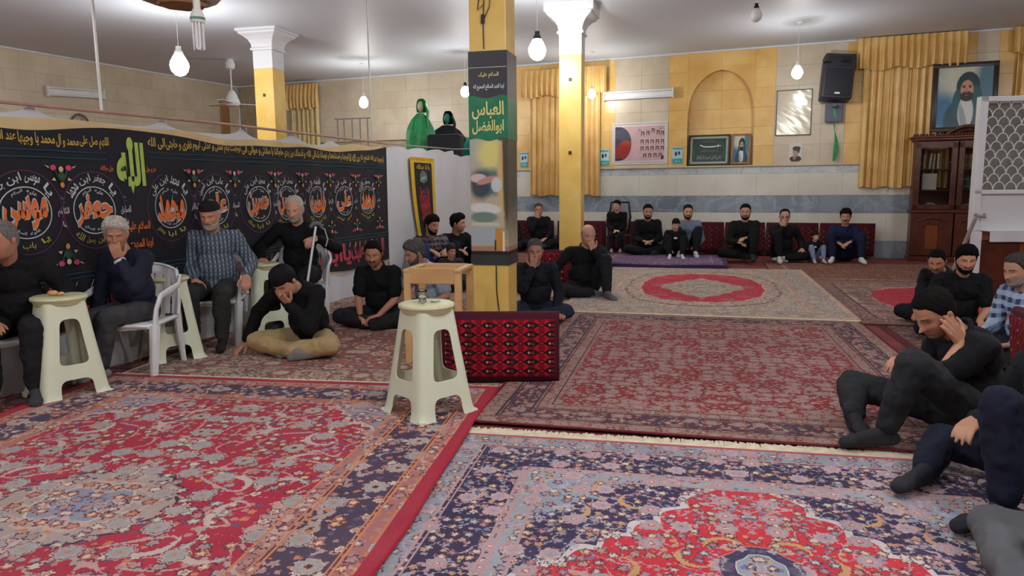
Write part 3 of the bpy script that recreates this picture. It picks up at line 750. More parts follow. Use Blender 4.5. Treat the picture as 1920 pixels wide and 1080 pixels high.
# rod and hangers
RODM = plain('copper_pink_rod', srgb(176, 140, 124), .4); WRO = plain('white_rod', srgb(206, 208, 204), .4)
t_ = thing('curtain_rod', 'thin pinkish rod on white ceiling hangers above the banner', 'rod', B0, BR)
MB().tube([(XL, 0, 2.00), (-5.6, 0, 2.03), (-3.3, 0, 2.06), (-.32, 0, 2.06), (.2, 0, 2.055)], .014, 8).build('rod', RODM, t_, True)
for xx in (-4.78, -.32):
    MB().tube([(xx, 0, 2.04), (xx, 0, CEIL_Z)], .011, 8).build('hanger', WRO, t_, True)
for xx in (-5.35, -4.1, -3.0, -2.1, -1.3): MB().tube([(xx, 0, 2.05), (xx, 0, 1.98)], .003, 4).build('tie', WRO, t_)
o = MB().tube([(.2, 0, 2.055), (1.6, 0, 2.08), (2.7, 0, 2.10), (3.8, 0, 2.16)], .011, 6).build('cord', plain('grey_cord', srgb(150, 148, 144), .7), None, True, B0, BR)
tag(o, 'grey cord carrying the white sheet toward the printed column', 'cord')

# small narrow banner
YF = plain('yellow_fringe_satin', srgb(214, 176, 44), .5, .2, 30)
t_ = thing('narrow_banner', 'narrow black and red banner with yellow edge hung on the white sheet', 'banner', tuple(bpt(1.29, 0, .03)), BR)
def nb(u, v, w, zt, zb, y=0): # curling inwards at the bottom
    x = (u - .5) * w * (1 - .25 * (1 - v) ** 2); return (x + .10 * (1 - v) ** 2, -.02 * (1 - v) + y, zb + (zt - zb) * v)
MB().sheet(lambda u, v: nb(u, v, .92, 1.90, .62), 10, 16, .006).build('border', YF, t_, True)
MB().sheet(lambda u, v: nb(u, v, .66, 1.82, .68, -.006), 10, 16, .004).build('black_field', BKC, t_, True)
MB().sheet(lambda u, v: nb(u, v, .40, 1.46, .86, -.010), 10, 16, .003).build('red_panel', plain('dark_red_cloth', srgb(126, 26, 40), .8, .3, 14), t_, True)
MB().ell((-.02, -.014, 1.60), (.13, .004, .10), n=14, m=6).build('badge', plain('grey_green_thread', srgb(84, 110, 104), .7, .4, 30), t_)
letters('lettering', 'یا حسین', .26, .14, WHT, t_, (-.02, -.020, 1.60), .01, 0)
for i, w_ in enumerate(('یا زهرا', 'یا زینب', 'یا عباس')): letters('lettering', w_, .34, .15, REDT, t_, (.0 + .012 * i * i, -.022 - .004 * i, 1.37 - i * .19), .03, 0)
letters('lettering', 'یا ابا عبدالله', .5, .09, GOLDT, t_, (-.01, -.012, 1.75), .02, 0)
for i in range(14):
    MB().tube([(-.40 + i * .06, -.004, 1.90), (-.40 + i * .06 + .01, -.006, 1.85)], .007, 4).build('tassel', YF, t_)

# ------------------------------------------------------------------ gold curtains
GC = stone('gold_satin', srgb(204, 162, 92), srgb(230, 196, 130), .34, 2.2)
GCB = plain('pale_gold_satin', srgb(206, 186, 132), .45, .08)
def curtain(label, t0, t1, zt, zb, zv, off=.10, mat=GC, folds=9, mat2=None, parts=1):
    w = t1 - t0
    t_ = thing('curtain', label, 'curtain', tuple(WC + WU * (t0 + w / 2) + WN * off), -WA, 'gold curtains on the back wall')
    MB().tube([(-w / 2 - .02, .03, zt - .02), (w / 2 + .02, .03, zt - .02)], .018, 8).build('curtain_rail', WRO, t_, True)
    wi = w * .84
    rn = random.Random(int(t0 * 10)); ph = [rn.random() * 6 for _ in range(4)]
    def fold(u): return .045 * math.sin(u * folds * 2 * PI + 1.4 * math.sin(u * 7 + ph[0])) + .02 * math.sin(u * folds * 4.3 * PI + ph[1])
    MB().sheet(lambda u, v: ((u - .5) * (wi + .10 * (1 - v) * math.sin(3 * u)), fold(u) * (.6 + .4 * (1 - v)), zb + .02 * math.sin(u * 25) * (1 - v) + v * (zt - .05 - zb)), folds * 14, 8, .008).build('drape', mat2 or mat, t_, True)
    def vf(u, v): # gathered valance, flaring below
        a = math.sin(u * (folds + 3) * 2 * PI + .8 * math.sin(u * 11 + ph[2]))
        return ((u - .5) * w, -.09 + .05 * a * (1 - .6 * v) - .03 * math.sin(v * PI), zv + .03 * math.sin(u * 19 + ph[3]) * (1 - v) + v * (zt - zv))
    MB().sheet(vf, (folds + 3) * 12, 6, .008).build('valance', mat, t_, True)
    return t_
curtain('wide gold pleated curtain with gathered valance between speaker and bookcase', 14.93, 16.72, 4.13, 1.36, 3.55, folds=12)
curtain('gold pleated curtain behind the white capped column', 8.16, 10.10, 3.98, 1.24, 3.40, folds=12)
curtain('short pale gold curtain beside the column behind the black banner', 1.66, 2.70, 4.05, 1.6, 3.45, folds=6, mat2=GCB)
curtain('gold curtain cut by the right edge of the photo above the lattice cabinet', 17.42, 18.6, 4.13, 1.6, 3.70, folds=7)

# ------------------------------------------------------------------ printed banner on the near column
pr = paint_mat('printed_column_banner', srgb(186, 176, 150), [
    ('b', 0, .46, .4, .62, srgb(176, 178, 170), .5),
    ('e', .02, -.02, .12, .14, srgb(222, 214, 130), .7), ('e', .03, -.28, .16, .12, srgb(90, 118, 120), .5),
    ('e', -.08, -.30, .10, .14, srgb(60, 72, 84), .5), ('e', .14, -.20, .06, .35, srgb(206, 176, 120), .5),
    ('e', -.10, -.24, .08, .04, srgb(206, 190, 190), .3), ('e', -.02, -.26, .10, .03, srgb(190, 140, 130), .3, .3), ('e', .07, -.30, .05, .07, srgb(200, 206, 210), .3),
    ('e', -.04, -.52, .15, .05, srgb(214, 216, 214), .3, -.1), ('e', -.05, -.60, .13, .05, srgb(110, 136, 128), .3), ('b', -.04, -.67, .14, .02, srgb(206, 200, 184), .3),
    ('b', -.05, -.77, .14, .09, srgb(168, 180, 184), .2), ('b', 0, -.90, .3, .03, srgb(170, 130, 110), .4), ('b', .10, -.80, .045, .10, srgb(196, 140, 60), .25), ('b', .135, -.83, .010, .10, srgb(230, 226, 210), .3), ('b', .055, -.86, .008, .05, srgb(40, 50, 50), .3),
    ('e', .165, .05, .035, .8, srgb(74, 66, 50), .5), ('e', .12, .20, .10, .04, srgb(70, 90, 66), .6, .5), ('e', .11, .13, .06, .03, srgb(70, 90, 66), .6, -.4),
    ('b', 0, -.945, .4, .03, srgb(30, 36, 36), .1)], .35)
dkb = plain('banner_charcoal_print', srgb(50, 50, 60), .35, .08); gnb = plain('banner_green_print', srgb(16, 122, 84), .4, .2, 8)
t_ = thing('column_banner', 'printed banner with green flag lettering wrapped round the near column', 'banner', (-.16, 6.99, 0), -GA)
h = .345 / 2 + .006; H2 = h * 2
def wrap(name, z0, z1, mat, wob=0, zoff=0, off=0.0):
    b_ = MB(); hh = h + off
    for (dx, dy, sx_, sy_) in ((0, -hh, 2 * hh + .004, .004), (hh, 0, .004, 2 * hh), (0, hh, 2 * hh + .004, .004), (-hh, 0, .004, 2 * hh)):
        n = 10
        if sx_ > sy_: b_.prism([(-hh, z0)] + [(-hh + 2 * hh * i / n, z0 + (wob * math.sin(i * .9) if i else 0)) for i in range(1, n + 1)] + [(-hh + 2 * hh * i / n, z1 + wob * math.sin(i * .8 + 1)) for i in range(n, -1, -1)], dy - .002, dy + .002)
        else: b_.box((dx, dy, (z0 + z1) / 2), (sx_, sy_, z1 - z0))
    o = b_.build(name, mat, t_); return o
o = wrap('picture_print', -.97, .30, pr); o.location.z = 1.75
wrap('charcoal_print', 2.12, 2.645, dkb, off=.002)
wrap('green_flag_print', 1.86, 2.24, gnb, .014, off=.004)
wrap('bottom_band', .705, .80, plain('dark_tape', srgb(52, 58, 60), .4), off=.004)
MB().box((0, -h - .008, 2.50), (H2, .004, .006)).build('tie_cord', plain('pale_cord', srgb(190, 186, 180), .6), t_)
PALE = plain('pale_yellow_print', srgb(228, 226, 150), .5, .04); WPR = plain('white_print', srgb(232, 234, 236), .5, .02)
letters('lettering', 'السلام علیک', .19, .055, PALE, t_, (.01, -h - .010, 2.43), .02)
letters('lettering', 'ایها العبد الصالح المطیع لله', .29, .055, WPR, t_, (.01, -h - .010, 2.325), .02)
letters('lettering', 'العباس', .30, .16, PALE, t_, (-.0, -h - .012, 2.12), .022)
letters('lettering', 'ابوالفضل', .30, .13, PALE, t_, (-.0, -h - .012, 1.97), .022)
o = MB().tube([(.06, -.30 / 1.7 - .006, .70), (.065, -.19, .45), (.10, -.19, .15), (.11, -.19, .02)], .005, 6).build('cable', BLK, None, True, (-.16, 6.99, 0), -GA); tag(o, 'thin black cable hanging down the near yellow column', 'cable')
o = MB().tube([(-.03, -.185, 2.66), (-.035, -.186, 2.90), (-.02, -.19, 3.10), (.0, -.19, 3.3), (-.02, -.19, 3.6), (0, -.185, 4.1)], .006, 6)
o.tube([(-.035, -.186, 2.9), (.03, -.2, 3.02), (.04, -.19, 3.2), (0, -.19, 3.34)], .005, 6); o.tube([(-.02, -.186, 3.05), (-.08, -.20, 3.0), (-.06, -.19, 3.15), (-.01, -.19, 3.25)], .005, 6)
o.box((-.035, -.19, 2.92), (.03, .02, .08))
o = o.build('cable', BLK, None, True, (-.16, 6.99, 0), -GA); tag(o, 'tangled dark cables near the top of the near column', 'cable')
# ------------------------------------------------------------------ plastic stools (leg in front, arches between)
PLS = plain('cream_plastic', srgb(224, 232, 206), .32, .02); PLT = plain('yellowed_cream_plastic', srgb(208, 210, 168), .35, .04, 5)
def stool_mesh():
    n, m = 80, 26; H = .655
    def rad(a, z, inset=0):
        k = 1 - z / H
        hw = .137 + .075 * k + (.012 * max(0, (k - .93) / .07))       # half width of the square section
        c, s = abs(math.cos(a)), abs(math.sin(a)); p = 4.5 + 3 * k
        sq = 1 / ((c ** p + s ** p) ** (1 / p))
        r = hw * (sq * (.55 + .45 * k) + (1.02) * (.45 - .45 * k))
        d = abs(math.sin(2 * a)) ** 6
        return r + .012 * d - inset
    b_ = MB()
    zs = [H * j / m for j in range(m + 1)]
    for ins in (0, .006):
        for z in zs:
            for i in range(n): a = 2 * PI * i / n; r = rad(a, z, ins); b_.v.append((r * math.cos(a), r * math.sin(a), z))
    o1 = n * (m + 1)
    for j in range(m):
        for i in range(n):
            i2 = (i + 1) % n; b_.f.append((j * n + i, j * n + i2, (j + 1) * n + i2, (j + 1) * n + i)); b_.f.append((o1 + j * n + i, o1 + (j + 1) * n + i, o1 + (j + 1) * n + i2, o1 + j * n + i2)); b_.m += [0, 0]
    for i in range(n):
        i2 = (i + 1) % n; b_.f.append((i, o1 + i, o1 + i2, i2)); b_.f.append((m * n + i, m * n + i2, o1 + m * n + i2, o1 + m * n + i)); b_.m += [0, 0]
    me = b_.mesh('stool_body', PLS)
    o = bpy.data.objects.new('tmp', me); COL.objects.link(o)
    def rounded(pts, r, k=5):
        out = []
        for i in range(len(pts)):
            p0, p, p2 = Vector(pts[i - 1]), Vector(pts[i]), Vector(pts[(i + 1) % len(pts)])
            d0 = (p0 - p).normalized(); d2 = (p2 - p).normalized()
            for q in range(k + 1):
                t = q / k; a = p + d0 * r * (1 - t) ** 2 + d2 * r * t ** 2; out.append((a.x, a.y))
        return out
    cuts = []
    for rot in (0, PI / 2):
        c = MB(); c.prism(rounded([(-.095, .235), (.095, .235), (.058, .545), (-.058, .545)], .045), -.5, .5); c.prism(rounded([(-.125, -.2), (.125, -.2), (.098, .135), (-.098, .135)], .05), -.5, .5)
        q = c.build('tmpc', PLS, None, False, (0, 0, 0), rot); cuts.append(q)
        mod = o.modifiers.new('b', 'BOOLEAN'); mod.operation = 'DIFFERENCE'; mod.object = q; mod.solver = 'EXACT'
    bpy.context.view_layer.update()
    r_ = bpy.data.meshes.new_from_object(o.evaluated_get(bpy.context.evaluated_depsgraph_get()))
    bpy.data.objects.remove(o)
    for q in cuts: bpy.data.objects.remove(q)
    r_.polygons.foreach_set('use_smooth', [True] * len(r_.polygons)); r_.set_sharp_from_angle(angle=R(38)); r_.name = 'stool_legs'
    return r_
def make_stool(loc, rz, label):
    t_ = thing('plastic_stool', label, 'stool', loc, rz, 'tall cream plastic stools')
    o = bpy.data.objects.new('leg_frame', stool_mesh()); COL.objects.link(o); o.parent = t_
    MB().lathe([(.10, .63), (.150, .635), (.158, .648), (.165, .662), (.172, .668), (.176, .678), (.172, .690), (.158, .696), (.08, .693), (.035, .690), (.03, .684)], (0, 0, 0), 40).build('seat', PLT, t_, True)
    for i in range(4):
        a = PI / 4 + i * PI / 2; MB().rbox((.285 * math.cos(a), .285 * math.sin(a), .012), (.04, .04, .024), .01, 2).build('foot_pad', PLS, t_, True)
    return t_
s0 = make_stool((-.53, 4.47, .026), R(45) - GA * .2, 'cream plastic stool standing alone on the big crimson rug with a glass')
copy_tree(s0, (-3.12, 4.98, .02), R(50), 'cream plastic stool between the seated grey haired men, nearest the photo edge')
copy_tree(s0, (-2.90, 6.10, .012), R(40), 'cream plastic stool beside the white haired man in the dark jacket')
copy_tree(s0, (-2.47, 7.18, .012), R(45), 'cream plastic stool under the hand of the man with the cane')
# glass on the near stool
GL = plain('clear_glass', (.95, .97, .97), .05, .01, trans=1.0)
t_ = thing('tea_glass', 'small clear glass on the lone cream stool', 'glass', (-.555, 4.47, .722), 0)
MB().lathe([(.024, 0), (.026, .004), (.022, .03), (.027, .062), (.033, .078), (.031, .078), (.025, .06), (.020, .03), (.018, .010), (.001, .008)], (0, 0, 0), 20).build('bowl', GL, t_, 'all')
MB().lathe([(.018, .011), (.021, .03), (.0235, .045), (.001, .0455)], (0, 0, 0), 16).build('water', plain('water', (.9, .95, .95), .02, .01, trans=1.0), t_, 'all')
t_ = MB().lathe([(.030, 0), (.032, .006), (.026, .012), (.001, .012)], (0, 0, 0), 18).build('bottle_cap', PLT, None, True, (-.48, 4.52, .722)); tag(t_, 'round cream cap lying beside the glass', 'cap')
o = MB().ell((0, 0, .018), (.035, .028, .018), n=10, m=6).ell((.05, .01, .012), (.022, .02, .012), n=8, m=5).build('crumpled_tissue', plain('peach_paper', srgb(212, 160, 110), .8, .3, 30), None, True, (-3.16, 4.98, .714)); tag(o, 'crumpled peach tissue on the stool nearest the photo edge', 'tissue')
o = MB().ell((0, 0, .012), (.05, .03, .012), n=10, m=6).ell((.05, .02, .014), (.02, .02, .012), n=8, m=5).build('paper_scrap', plain('tan_paper', srgb(200, 160, 110), .8, .3, 30), None, True, (-2.94, 6.12, .706)); tag(o, 'tan paper scraps on the stool next to the dark jacket man', 'paper')

# ------------------------------------------------------------------ white plastic armchairs
WCH = plain('white_chair_plastic', srgb(222, 226, 230), .35, .02)
def make_chair(loc, rz, label):
    """faces +y"""
    t_ = thing('plastic_armchair', label, 'chair', loc, rz, 'white plastic armchairs in a row')
    MB().sheet(lambda u, v: ((u - .5) * (.40 + .05 * v), -.21 + .44 * v, .425 - .018 * math.sin(PI * u) - .02 * (1 - v) + (-.03 * max(0, v - .9) * 10)), 10, 10, -.014, 2).build('seat', WCH, t_, True)
    MB().tube([(-.21, -.20, .40), (-.225, .2, .40), (-.2, .23, .395), (.2, .23, .395), (.225, .2, .40), (.21, -.20, .40)], .018, 6).build('seat_rim', WCH, t_, True)
    for s in (-1, 1):
        # front leg flows into the arm
        b_ = MB(); L = [(s * .225, .25, 0), (s * .228, .225, .2), (s * .235, .205, .40)]
        for i, (p, q) in enumerate(zip(L, L[1:])):
            b_.tube([p, q], [.026 + .006 * i, .032 + .006 * i], 8, flat=1.0)
        b_.build('leg', WCH, t_, True)
        MB().tube([(s * .20, -.30, 0), (s * .205, -.25, .22), (s * .21, -.21, .42)], [.020, .026, .030], 8).build('leg', WCH, t_, True)
        MB().tube([(s * .235, .205, .38), (s * .25, .20, .52), (s * .262, .15, .615), (s * .268, .02, .64), (s * .262, -.14, .66), (s * .235, -.25, .72)], [.030, .022, .026, .028, .026, .022], 8, flat=.6).build('armrest', WCH, t_, True)
    def bk(u, v): a = (u - .5) * 2; return (a * (.235 - .03 * v ** 3), -.225 - .085 * v + .05 * a * a, .42 + .40 * v - .05 * a * a * v)
    for i in range(7): u0 = i / 7 + .018; u1 = (i + 1) / 7 - .018; MB().sheet(lambda u, v: bk(u0 + (u1 - u0) * u, v * .82), 2, 8, -.010).build('back_slat', WCH, t_, True)
    MB().sheet(lambda u, v: bk(u, .80 + .20 * v), 14, 3, -.014).build('backrest', WCH, t_, True)
    MB().tube([bk(i / 12, 1) for i in range(13)], .010, 6).build('back_rim', WCH, t_, True)
    for s in (0, 1): MB().tube([bk(s, i / 6) for i in range(7)], .014, 6).build('back_stile', WCH, t_, True)
    return t_
c0 = make_chair((-2.97, 5.66, .012), R(180), 'white plastic armchair under the white haired man in the dark jacket')
copy_tree(c0, (-3.66, 4.98, .012), R(215), 'white plastic armchair cut by the photo edge, under the grey haired man')
copy_tree(c0, (-2.80, 6.80, .012), R(188), 'white plastic armchair under the man in the checked shirt')
copy_tree(c0, (-2.25, 7.78, .012), R(190), 'white plastic armchair under the old man with the cane')

for q_ in [c0] + [o_ for o_ in bpy.data.objects if o_.name.startswith('plastic_armchair.')]: q_.scale = (1.12, 1.04, 1.0)
# ------------------------------------------------------------------ wooden stand
WD = stone('light_beech_wood', srgb(196, 152, 100), srgb(216, 176, 124), .45, 3)
t_ = thing('wooden_stand', 'light wooden frame stand behind the lone cream stool', 'stand', (-.60, 6.0, .012), R(-10))
for x in (-.21, .21):
    for y in (-.20, .20): MB().rbox((x, y, .375), (.055, .05, .75), .005, 1).build('leg', WD, t_)
MB().rbox((.0, -.205, .715), (.40, .03, .13), .005, 1).build('top_rail', WD, t_); MB().rbox((0, .205, .73), (.40, .03, .09), .005, 1).build('top_rail', WD, t_)
for x in (-.21, .21): MB().rbox((x, 0, .755), (.06, .46, .03), .006, 1).build('armrest', WD, t_)
for x in (-.21, .21): MB().rbox((x, 0, .25), (.03, .38, .05), .005, 1).build('stretcher', WD, t_)

# ------------------------------------------------------------------ cushions
def gul_mat(name, base, dark, hw, hh, light=srgb(168, 146, 126), sx_=.105, sz=.062):
    m, t, b = new_mat(name, .85, .2); o, x, y, z = objco(t)
    px = x / sx_; pz = z / sz
    row = pz - .0
    fz = row.frac() - .5
    k = (row - row.frac()); odd = (k * .5).frac() * 2.0
    wid = px * .5
    fx = wid.frac() - .5; d = ((fx * 2.6) * (fx * 2.6) + (fz * 2.4) * (fz * 2.4)).sqrt()
    col = mixc(t, ((px.frac() - .5).abs() * 1.2 + fz.abs()).gt(.62), base, tuple(c * .45 for c in base))
    fx2 = (wid + .5).frac() - .5; d2 = ((fx2 * 3.4) * (fx2 * 3.4) + (fz * 3.0) * (fz * 3.0)).sqrt()
    col = mixc(t, d2.lt(.62), col, dark); col = mixc(t, d2.lt(.36), col, base)
    col = mixc(t, d.lt(.86), col, dark); col = mixc(t, (d.lt(.44)) * fx.abs().gt(.07), col, light); col = mixc(t, (d.lt(.42)) * (fz + fx).gt(.0), col, dark); col = mixc(t, d.lt(.22), col, base)
    e = (hw - x.abs()).min(hh - (z).abs())
    col = mixc(t, e.lt(.05), col, srgb(70, 18, 34)); 
    t.links.new(mixc(t, noisen(t, o, 14, 2), col, tuple(c * .6 for c in base)).o, b.inputs['Base Color']) if False else t.links.new(col.o, b.inputs['Base Color'])
    bump(t, b, noisen(t, o, 150, 1), .25, .003)
    return m
def cushion(name, label, c, rz, w, h, d, mat, lean=0.0, group=None, dark=None):
    b_ = MB()
    def sh(p):
        x, y, z = p; u, v = abs(x) / (w / 2), abs(z) / (h / 2)
        return (x, y * (1 - .25 * u ** 6 - .25 * v ** 6) - (0), z)
    bm = bmesh.new(); bmesh.ops.create_cube(bm, size=1)
    for v in bm.verts: v.co = Vector((v.co.x * w, v.co.y * d, v.co.z * h))
    bmesh.ops.subdivide_edges(bm, edges=bm.edges, cuts=7, use_grid_fill=True)
    for v in bm.verts:
        x, y, z = v.co; u, q, k = abs(x) / (w / 2), abs(z) / (h / 2), abs(y) / (d / 2)
        f = 1 - .35 * u ** 8 - .35 * q ** 8
        v.co = Vector((x * (1 - .02 * k ** 4), y * f + .006 * mnoise.noise(Vector((x * 4, z * 4, c[0]))), z * (1 - .03 * k ** 4)))
    me = bpy.data.meshes.new(name); bm.to_mesh(me); bm.free(); me.materials.append(mat)
    me.polygons.foreach_set('use_smooth', [True] * len(me.polygons)); me.set_sharp_from_angle(angle=R(50))
    o = bpy.data.objects.new(name, me); COL.objects.link(o); o.location = c; o.rotation_euler = (lean, 0, rz)
    return tag(o, label, 'cushion', group)
GUL = gul_mat('red_gul_weave', srgb(164, 20, 40), srgb(34, 10, 18), .445, .255, sx_=.075, sz=.066)
cushion('floor_cushion', 'large red and black patterned cushion on edge behind the lone stool', (-.09, 5.22, .275), R(-1), .86, .51, .18, GUL, R(-3))
MAR = gul_mat('maroon_gul_weave', srgb(104, 34, 38), srgb(60, 20, 26), .7, .28, srgb(146, 96, 88), .13, .10)
RDC = gul_mat('red_dash_weave', srgb(140, 26, 40), srgb(90, 16, 28), .45, .27, srgb(190, 160, 150), .09, .09)
cushion('floor_cushion', 'red dash patterned cushion standing behind the bald man', (.66, 10.35, .275), R(-14), .85, .52, .17, RDC, R(-6))
cushion('floor_cushion', 'red cushion at the photo edge by the man in the checked blue shirt', (3.62, 4.95, .27), R(70), .8, .5, .16, RDC, R(-6))
def wp(t, off, z): p = WC + WU * t + WN * off; return (p.x, p.y, z)
bl = ['maroon bolster cushion by the column under the gold curtain', 'maroon bolster cushion behind the boy on the chair', 'maroon bolster cushion behind the bearded man', 'maroon bolster behind the man in the grey blue shirt', 'maroon bolster between the man in grey blue and the open collared man',
      'maroon bolster cushion behind the man in glasses', 'maroon bolster cushion behind the man in navy, last in the row']
for (a_, b_), l_ in zip([(7.3, 8.9), (9.0, 10.1), (10.15, 11.23), (11.94, 12.6), (12.63, 13.4), (13.43, 14.4), (14.43, 15.41)], bl):
    cushion('bolster', l_, wp((a_ + b_) / 2, .17, .36), -WA, b_ - a_, .64, .16, MAR, R(-4), 'maroon bolsters along the back wall')

# ------------------------------------------------------------------ ceiling fan, lamp fixture
WM = plain('white_enamel', srgb(222, 224, 224), .35, .03)
t_ = thing('ceiling_fan', 'white ceiling fan hanging near the left corner', 'fan', (-5.9, 15.91, 0), R(20))
MB().tube([(0, 0, 3.35), (0, 0, CEIL_Z)], .014, 8).build('rod', WM, t_)
MB().lathe([(.03, 3.93), (.09, 3.97), (.10, 4.06), (.06, 4.15)], (0, 0, 0), 16).build('canopy', WM, t_, True)
MB().lathe([(.02, 3.52), (.06, 3.50), (.10, 3.42), (.14, 3.32), (.16, 3.26), (.13, 3.20), (.04, 3.17)], (0, 0, 0), 20).build('motor', WM, t_, True)
for k in range(3): a = k * 2 * PI / 3 + .2; MB().box((.42, 0, 0), (.60, .13, .012), Matrix.Rotation(.15, 3, 'X')).build('blade', WM, t_).rotation_euler.z = a
for ch in bpy.data.objects:
    if ch.parent == t_ and ch.name.startswith('blade'): ch.location.z = 3.24
t_ = thing('ceiling_fan', 'ceiling fan at the photo edge above the fluorescent tube, only a blade in view', 'fan', (-8.75, 11.4, 0), 0)
MB().tube([(0, 0, 3.5), (0, 0, CEIL_Z)], .014, 8).build('rod', WM, t_); MB().lathe([(.02, 3.62), (.14, 3.48), (.15, 3.40), (.04, 3.33)], (0, 0, 0), 20).build('motor', WM, t_, True)
for k in range(3):
    o = MB().box((.42, 0, 0), (.62, .13, .012), Matrix.Rotation(.15, 3, 'X')).build('blade', plain('lilac_blade', srgb(150, 150, 190), .4), t_); o.rotation_euler.z = k * 2 * PI / 3 + .1; o.location.z = 3.40
def atz(px, py, Y):   # point straight through the frame at depth Y
    d = fw + rr * ((px - 960) / 1370) + uu * ((540 - py) / 1370); return Vector((0, 0, 1.42)) + d * (Y / d.y)
FXD = plain('grey_brown_painted_wood', srgb(168, 160, 150), .5, .15, 8); RUST = plain('rusty_bottom', srgb(170, 130, 92), .6, .2, 8)
p = atz(332, -2, 5.8)
t_ = thing('ceiling_lantern', 'eight sided grey lantern box at the top edge, partly cropped', 'lamp', (p.x, p.y, 0), R(10))
b_ = MB(); b_.lathe([(.20, 0), (.25, .01), (.335, .05), (.36, .10), (.36, .30), (.30, .34)], (0, 0, p.z - .03), 8); b_.build('body', FXD, t_)
MB().lathe([(.17, 0), (.19, .02)], (.03, 0, p.z - .052), 8).build('bottom_plate', RUST, t_)
for k in range(8): a = k * PI / 4; MB().tube([(.34 * math.cos(a), .34 * math.sin(a), p.z + .08), (.34 * math.cos(a), .34 * math.sin(a), p.z + .30)], .012, 6).build('rib', RUST, t_)
MB().tube([(0, 0, p.z + .3), (0, 0, CEIL_Z)], .012, 6).build('hanger', BLK, t_)
p = atz(370, 30, 5.55)
t_ = thing('fluorescent_lamp', 'large unlit white compact fluorescent lamp hanging under the grey lantern box', 'lamp', (p.x, p.y, 0), 0)
z0 = p.z
MB().lathe([(.022, .16), (.026, .05), (.034, .04), (.050, .0), (.052, -.04), (.045, -.05)], (0, 0, z0), 20).build('ballast', WPL, t_, True)
MB().lathe([(.0535, -.012), (.0535, -.03)], (0, 0, z0), 20).build('green_band', plain('green_band', srgb(60, 120, 100), .4), t_)
for k in range(4):
    a = k * PI / 2 + .3; cx_, cy_ = .030 * math.cos(a), .030 * math.sin(a); tx, ty = -math.sin(a) * .011, math.cos(a) * .011
    pts = [(cx_ - tx, cy_ - ty, z0 - .045), (cx_ - tx, cy_ - ty, z0 - .225), (cx_ - tx * .5, cy_ - ty * .5, z0 - .238), (cx_ + tx * .5, cy_ + ty * .5, z0 - .238), (cx_ + tx, cy_ + ty, z0 - .225), (cx_ + tx, cy_ + ty, z0 - .045)]
    MB().tube(pts, .0095, 8).build('tube', OFFB, t_, True)
MB().tube([(0, 0, z0 + .16), (0, 0, CEIL_Z)], .006, 6).build('cord', BLK, t_)
# wall tube lights
def tubelight(label, loc, rz, L, tilt=0):
    t_ = thing('tube_light', label, 'lamp', loc, rz)
    for zz in (-.07, .07): MB().tube([(-L / 2 + .03, -.09, zz), (L / 2 - .03, -.09, zz)], .022, 10).build('tube', OFFB, t_, True)
    MB().rbox((0, -.04, 0), (L, .06, .10), .01, 2).build('housing', WM, t_, True)
    for s in (-1, 1): MB().rbox((s * (L / 2 - .015), -.07, 0), (.03, .09, .22), .008, 2).build('end_cap', WM, t_, True)
    t_.rotation_euler.y = tilt
tubelight('unlit white twin tube lamp on the back wall above the red poster', wp(10.76, .0, 3.35), -WA, 1.5)
p = WC + Vector((-math.sin(WA), -math.cos(WA), 0)) * 4.78 + WU * .02
tubelight('unlit white twin tube lamp high on the left wall', (p.x, p.y, 3.44), R(68), 1.3, R(-3))

# silver oval plate, grey rack, costumes behind the banner
p = WC + Vector((-math.sin(WA), -math.cos(WA), 0)) * 4.72 + WU * .03
t_ = thing('metal_platter', 'round embossed dark silver platter seen above the banner', 'platter', (p.x, p.y, 2.78), R(68))
SIL = stone('embossed_silver', srgb(84, 78, 74), srgb(190, 180, 170), .3, 18); SIL.node_tree.nodes['Principled BSDF'].inputs['Metallic'].default_value = .6
b_ = MB(); b_.ell((0, 0, 0), (.22, .03, .24), n=24, m=10); b_.build('dish', SIL, t_, True)
MB().tube([(.22 * math.cos(a * PI / 12), -.01, .24 * math.sin(a * PI / 12)) for a in range(25)], .014, 6).build('rim', SIL, t_, True)
MB().ell((0, -.03, 0), (.08, .02, .09), n=14, m=8).build('boss', SIL, t_, True)
GM = plain('grey_rack_metal', srgb(140, 136, 130), .5, .1)
t_ = thing('metal_rack', 'thin grey metal rack showing above the banner beside the white hanger', 'rack', (-2.97, 14.0, 0), R(-14))
for x in (-.30, -.17, .0, .16, .31):
    MB().tube([(x, 0, 0), (x, 0, 2.74)], .014, 6).build('upright', GM, t_)
for z in (2.73, 2.0, 1.0): MB().tube([(-.36, 0, z), (.36, 0, z)], .014, 6).build('crossbar', GM, t_)
GRN = stone('green_satin', srgb(8, 112, 56), srgb(24, 168, 92), .4, 6); TEA = plain('teal_green_cloth', srgb(28, 140, 120), .5, .2, 8); BKF = plain('black_velvet', srgb(18, 20, 30), .8, .3, 8)
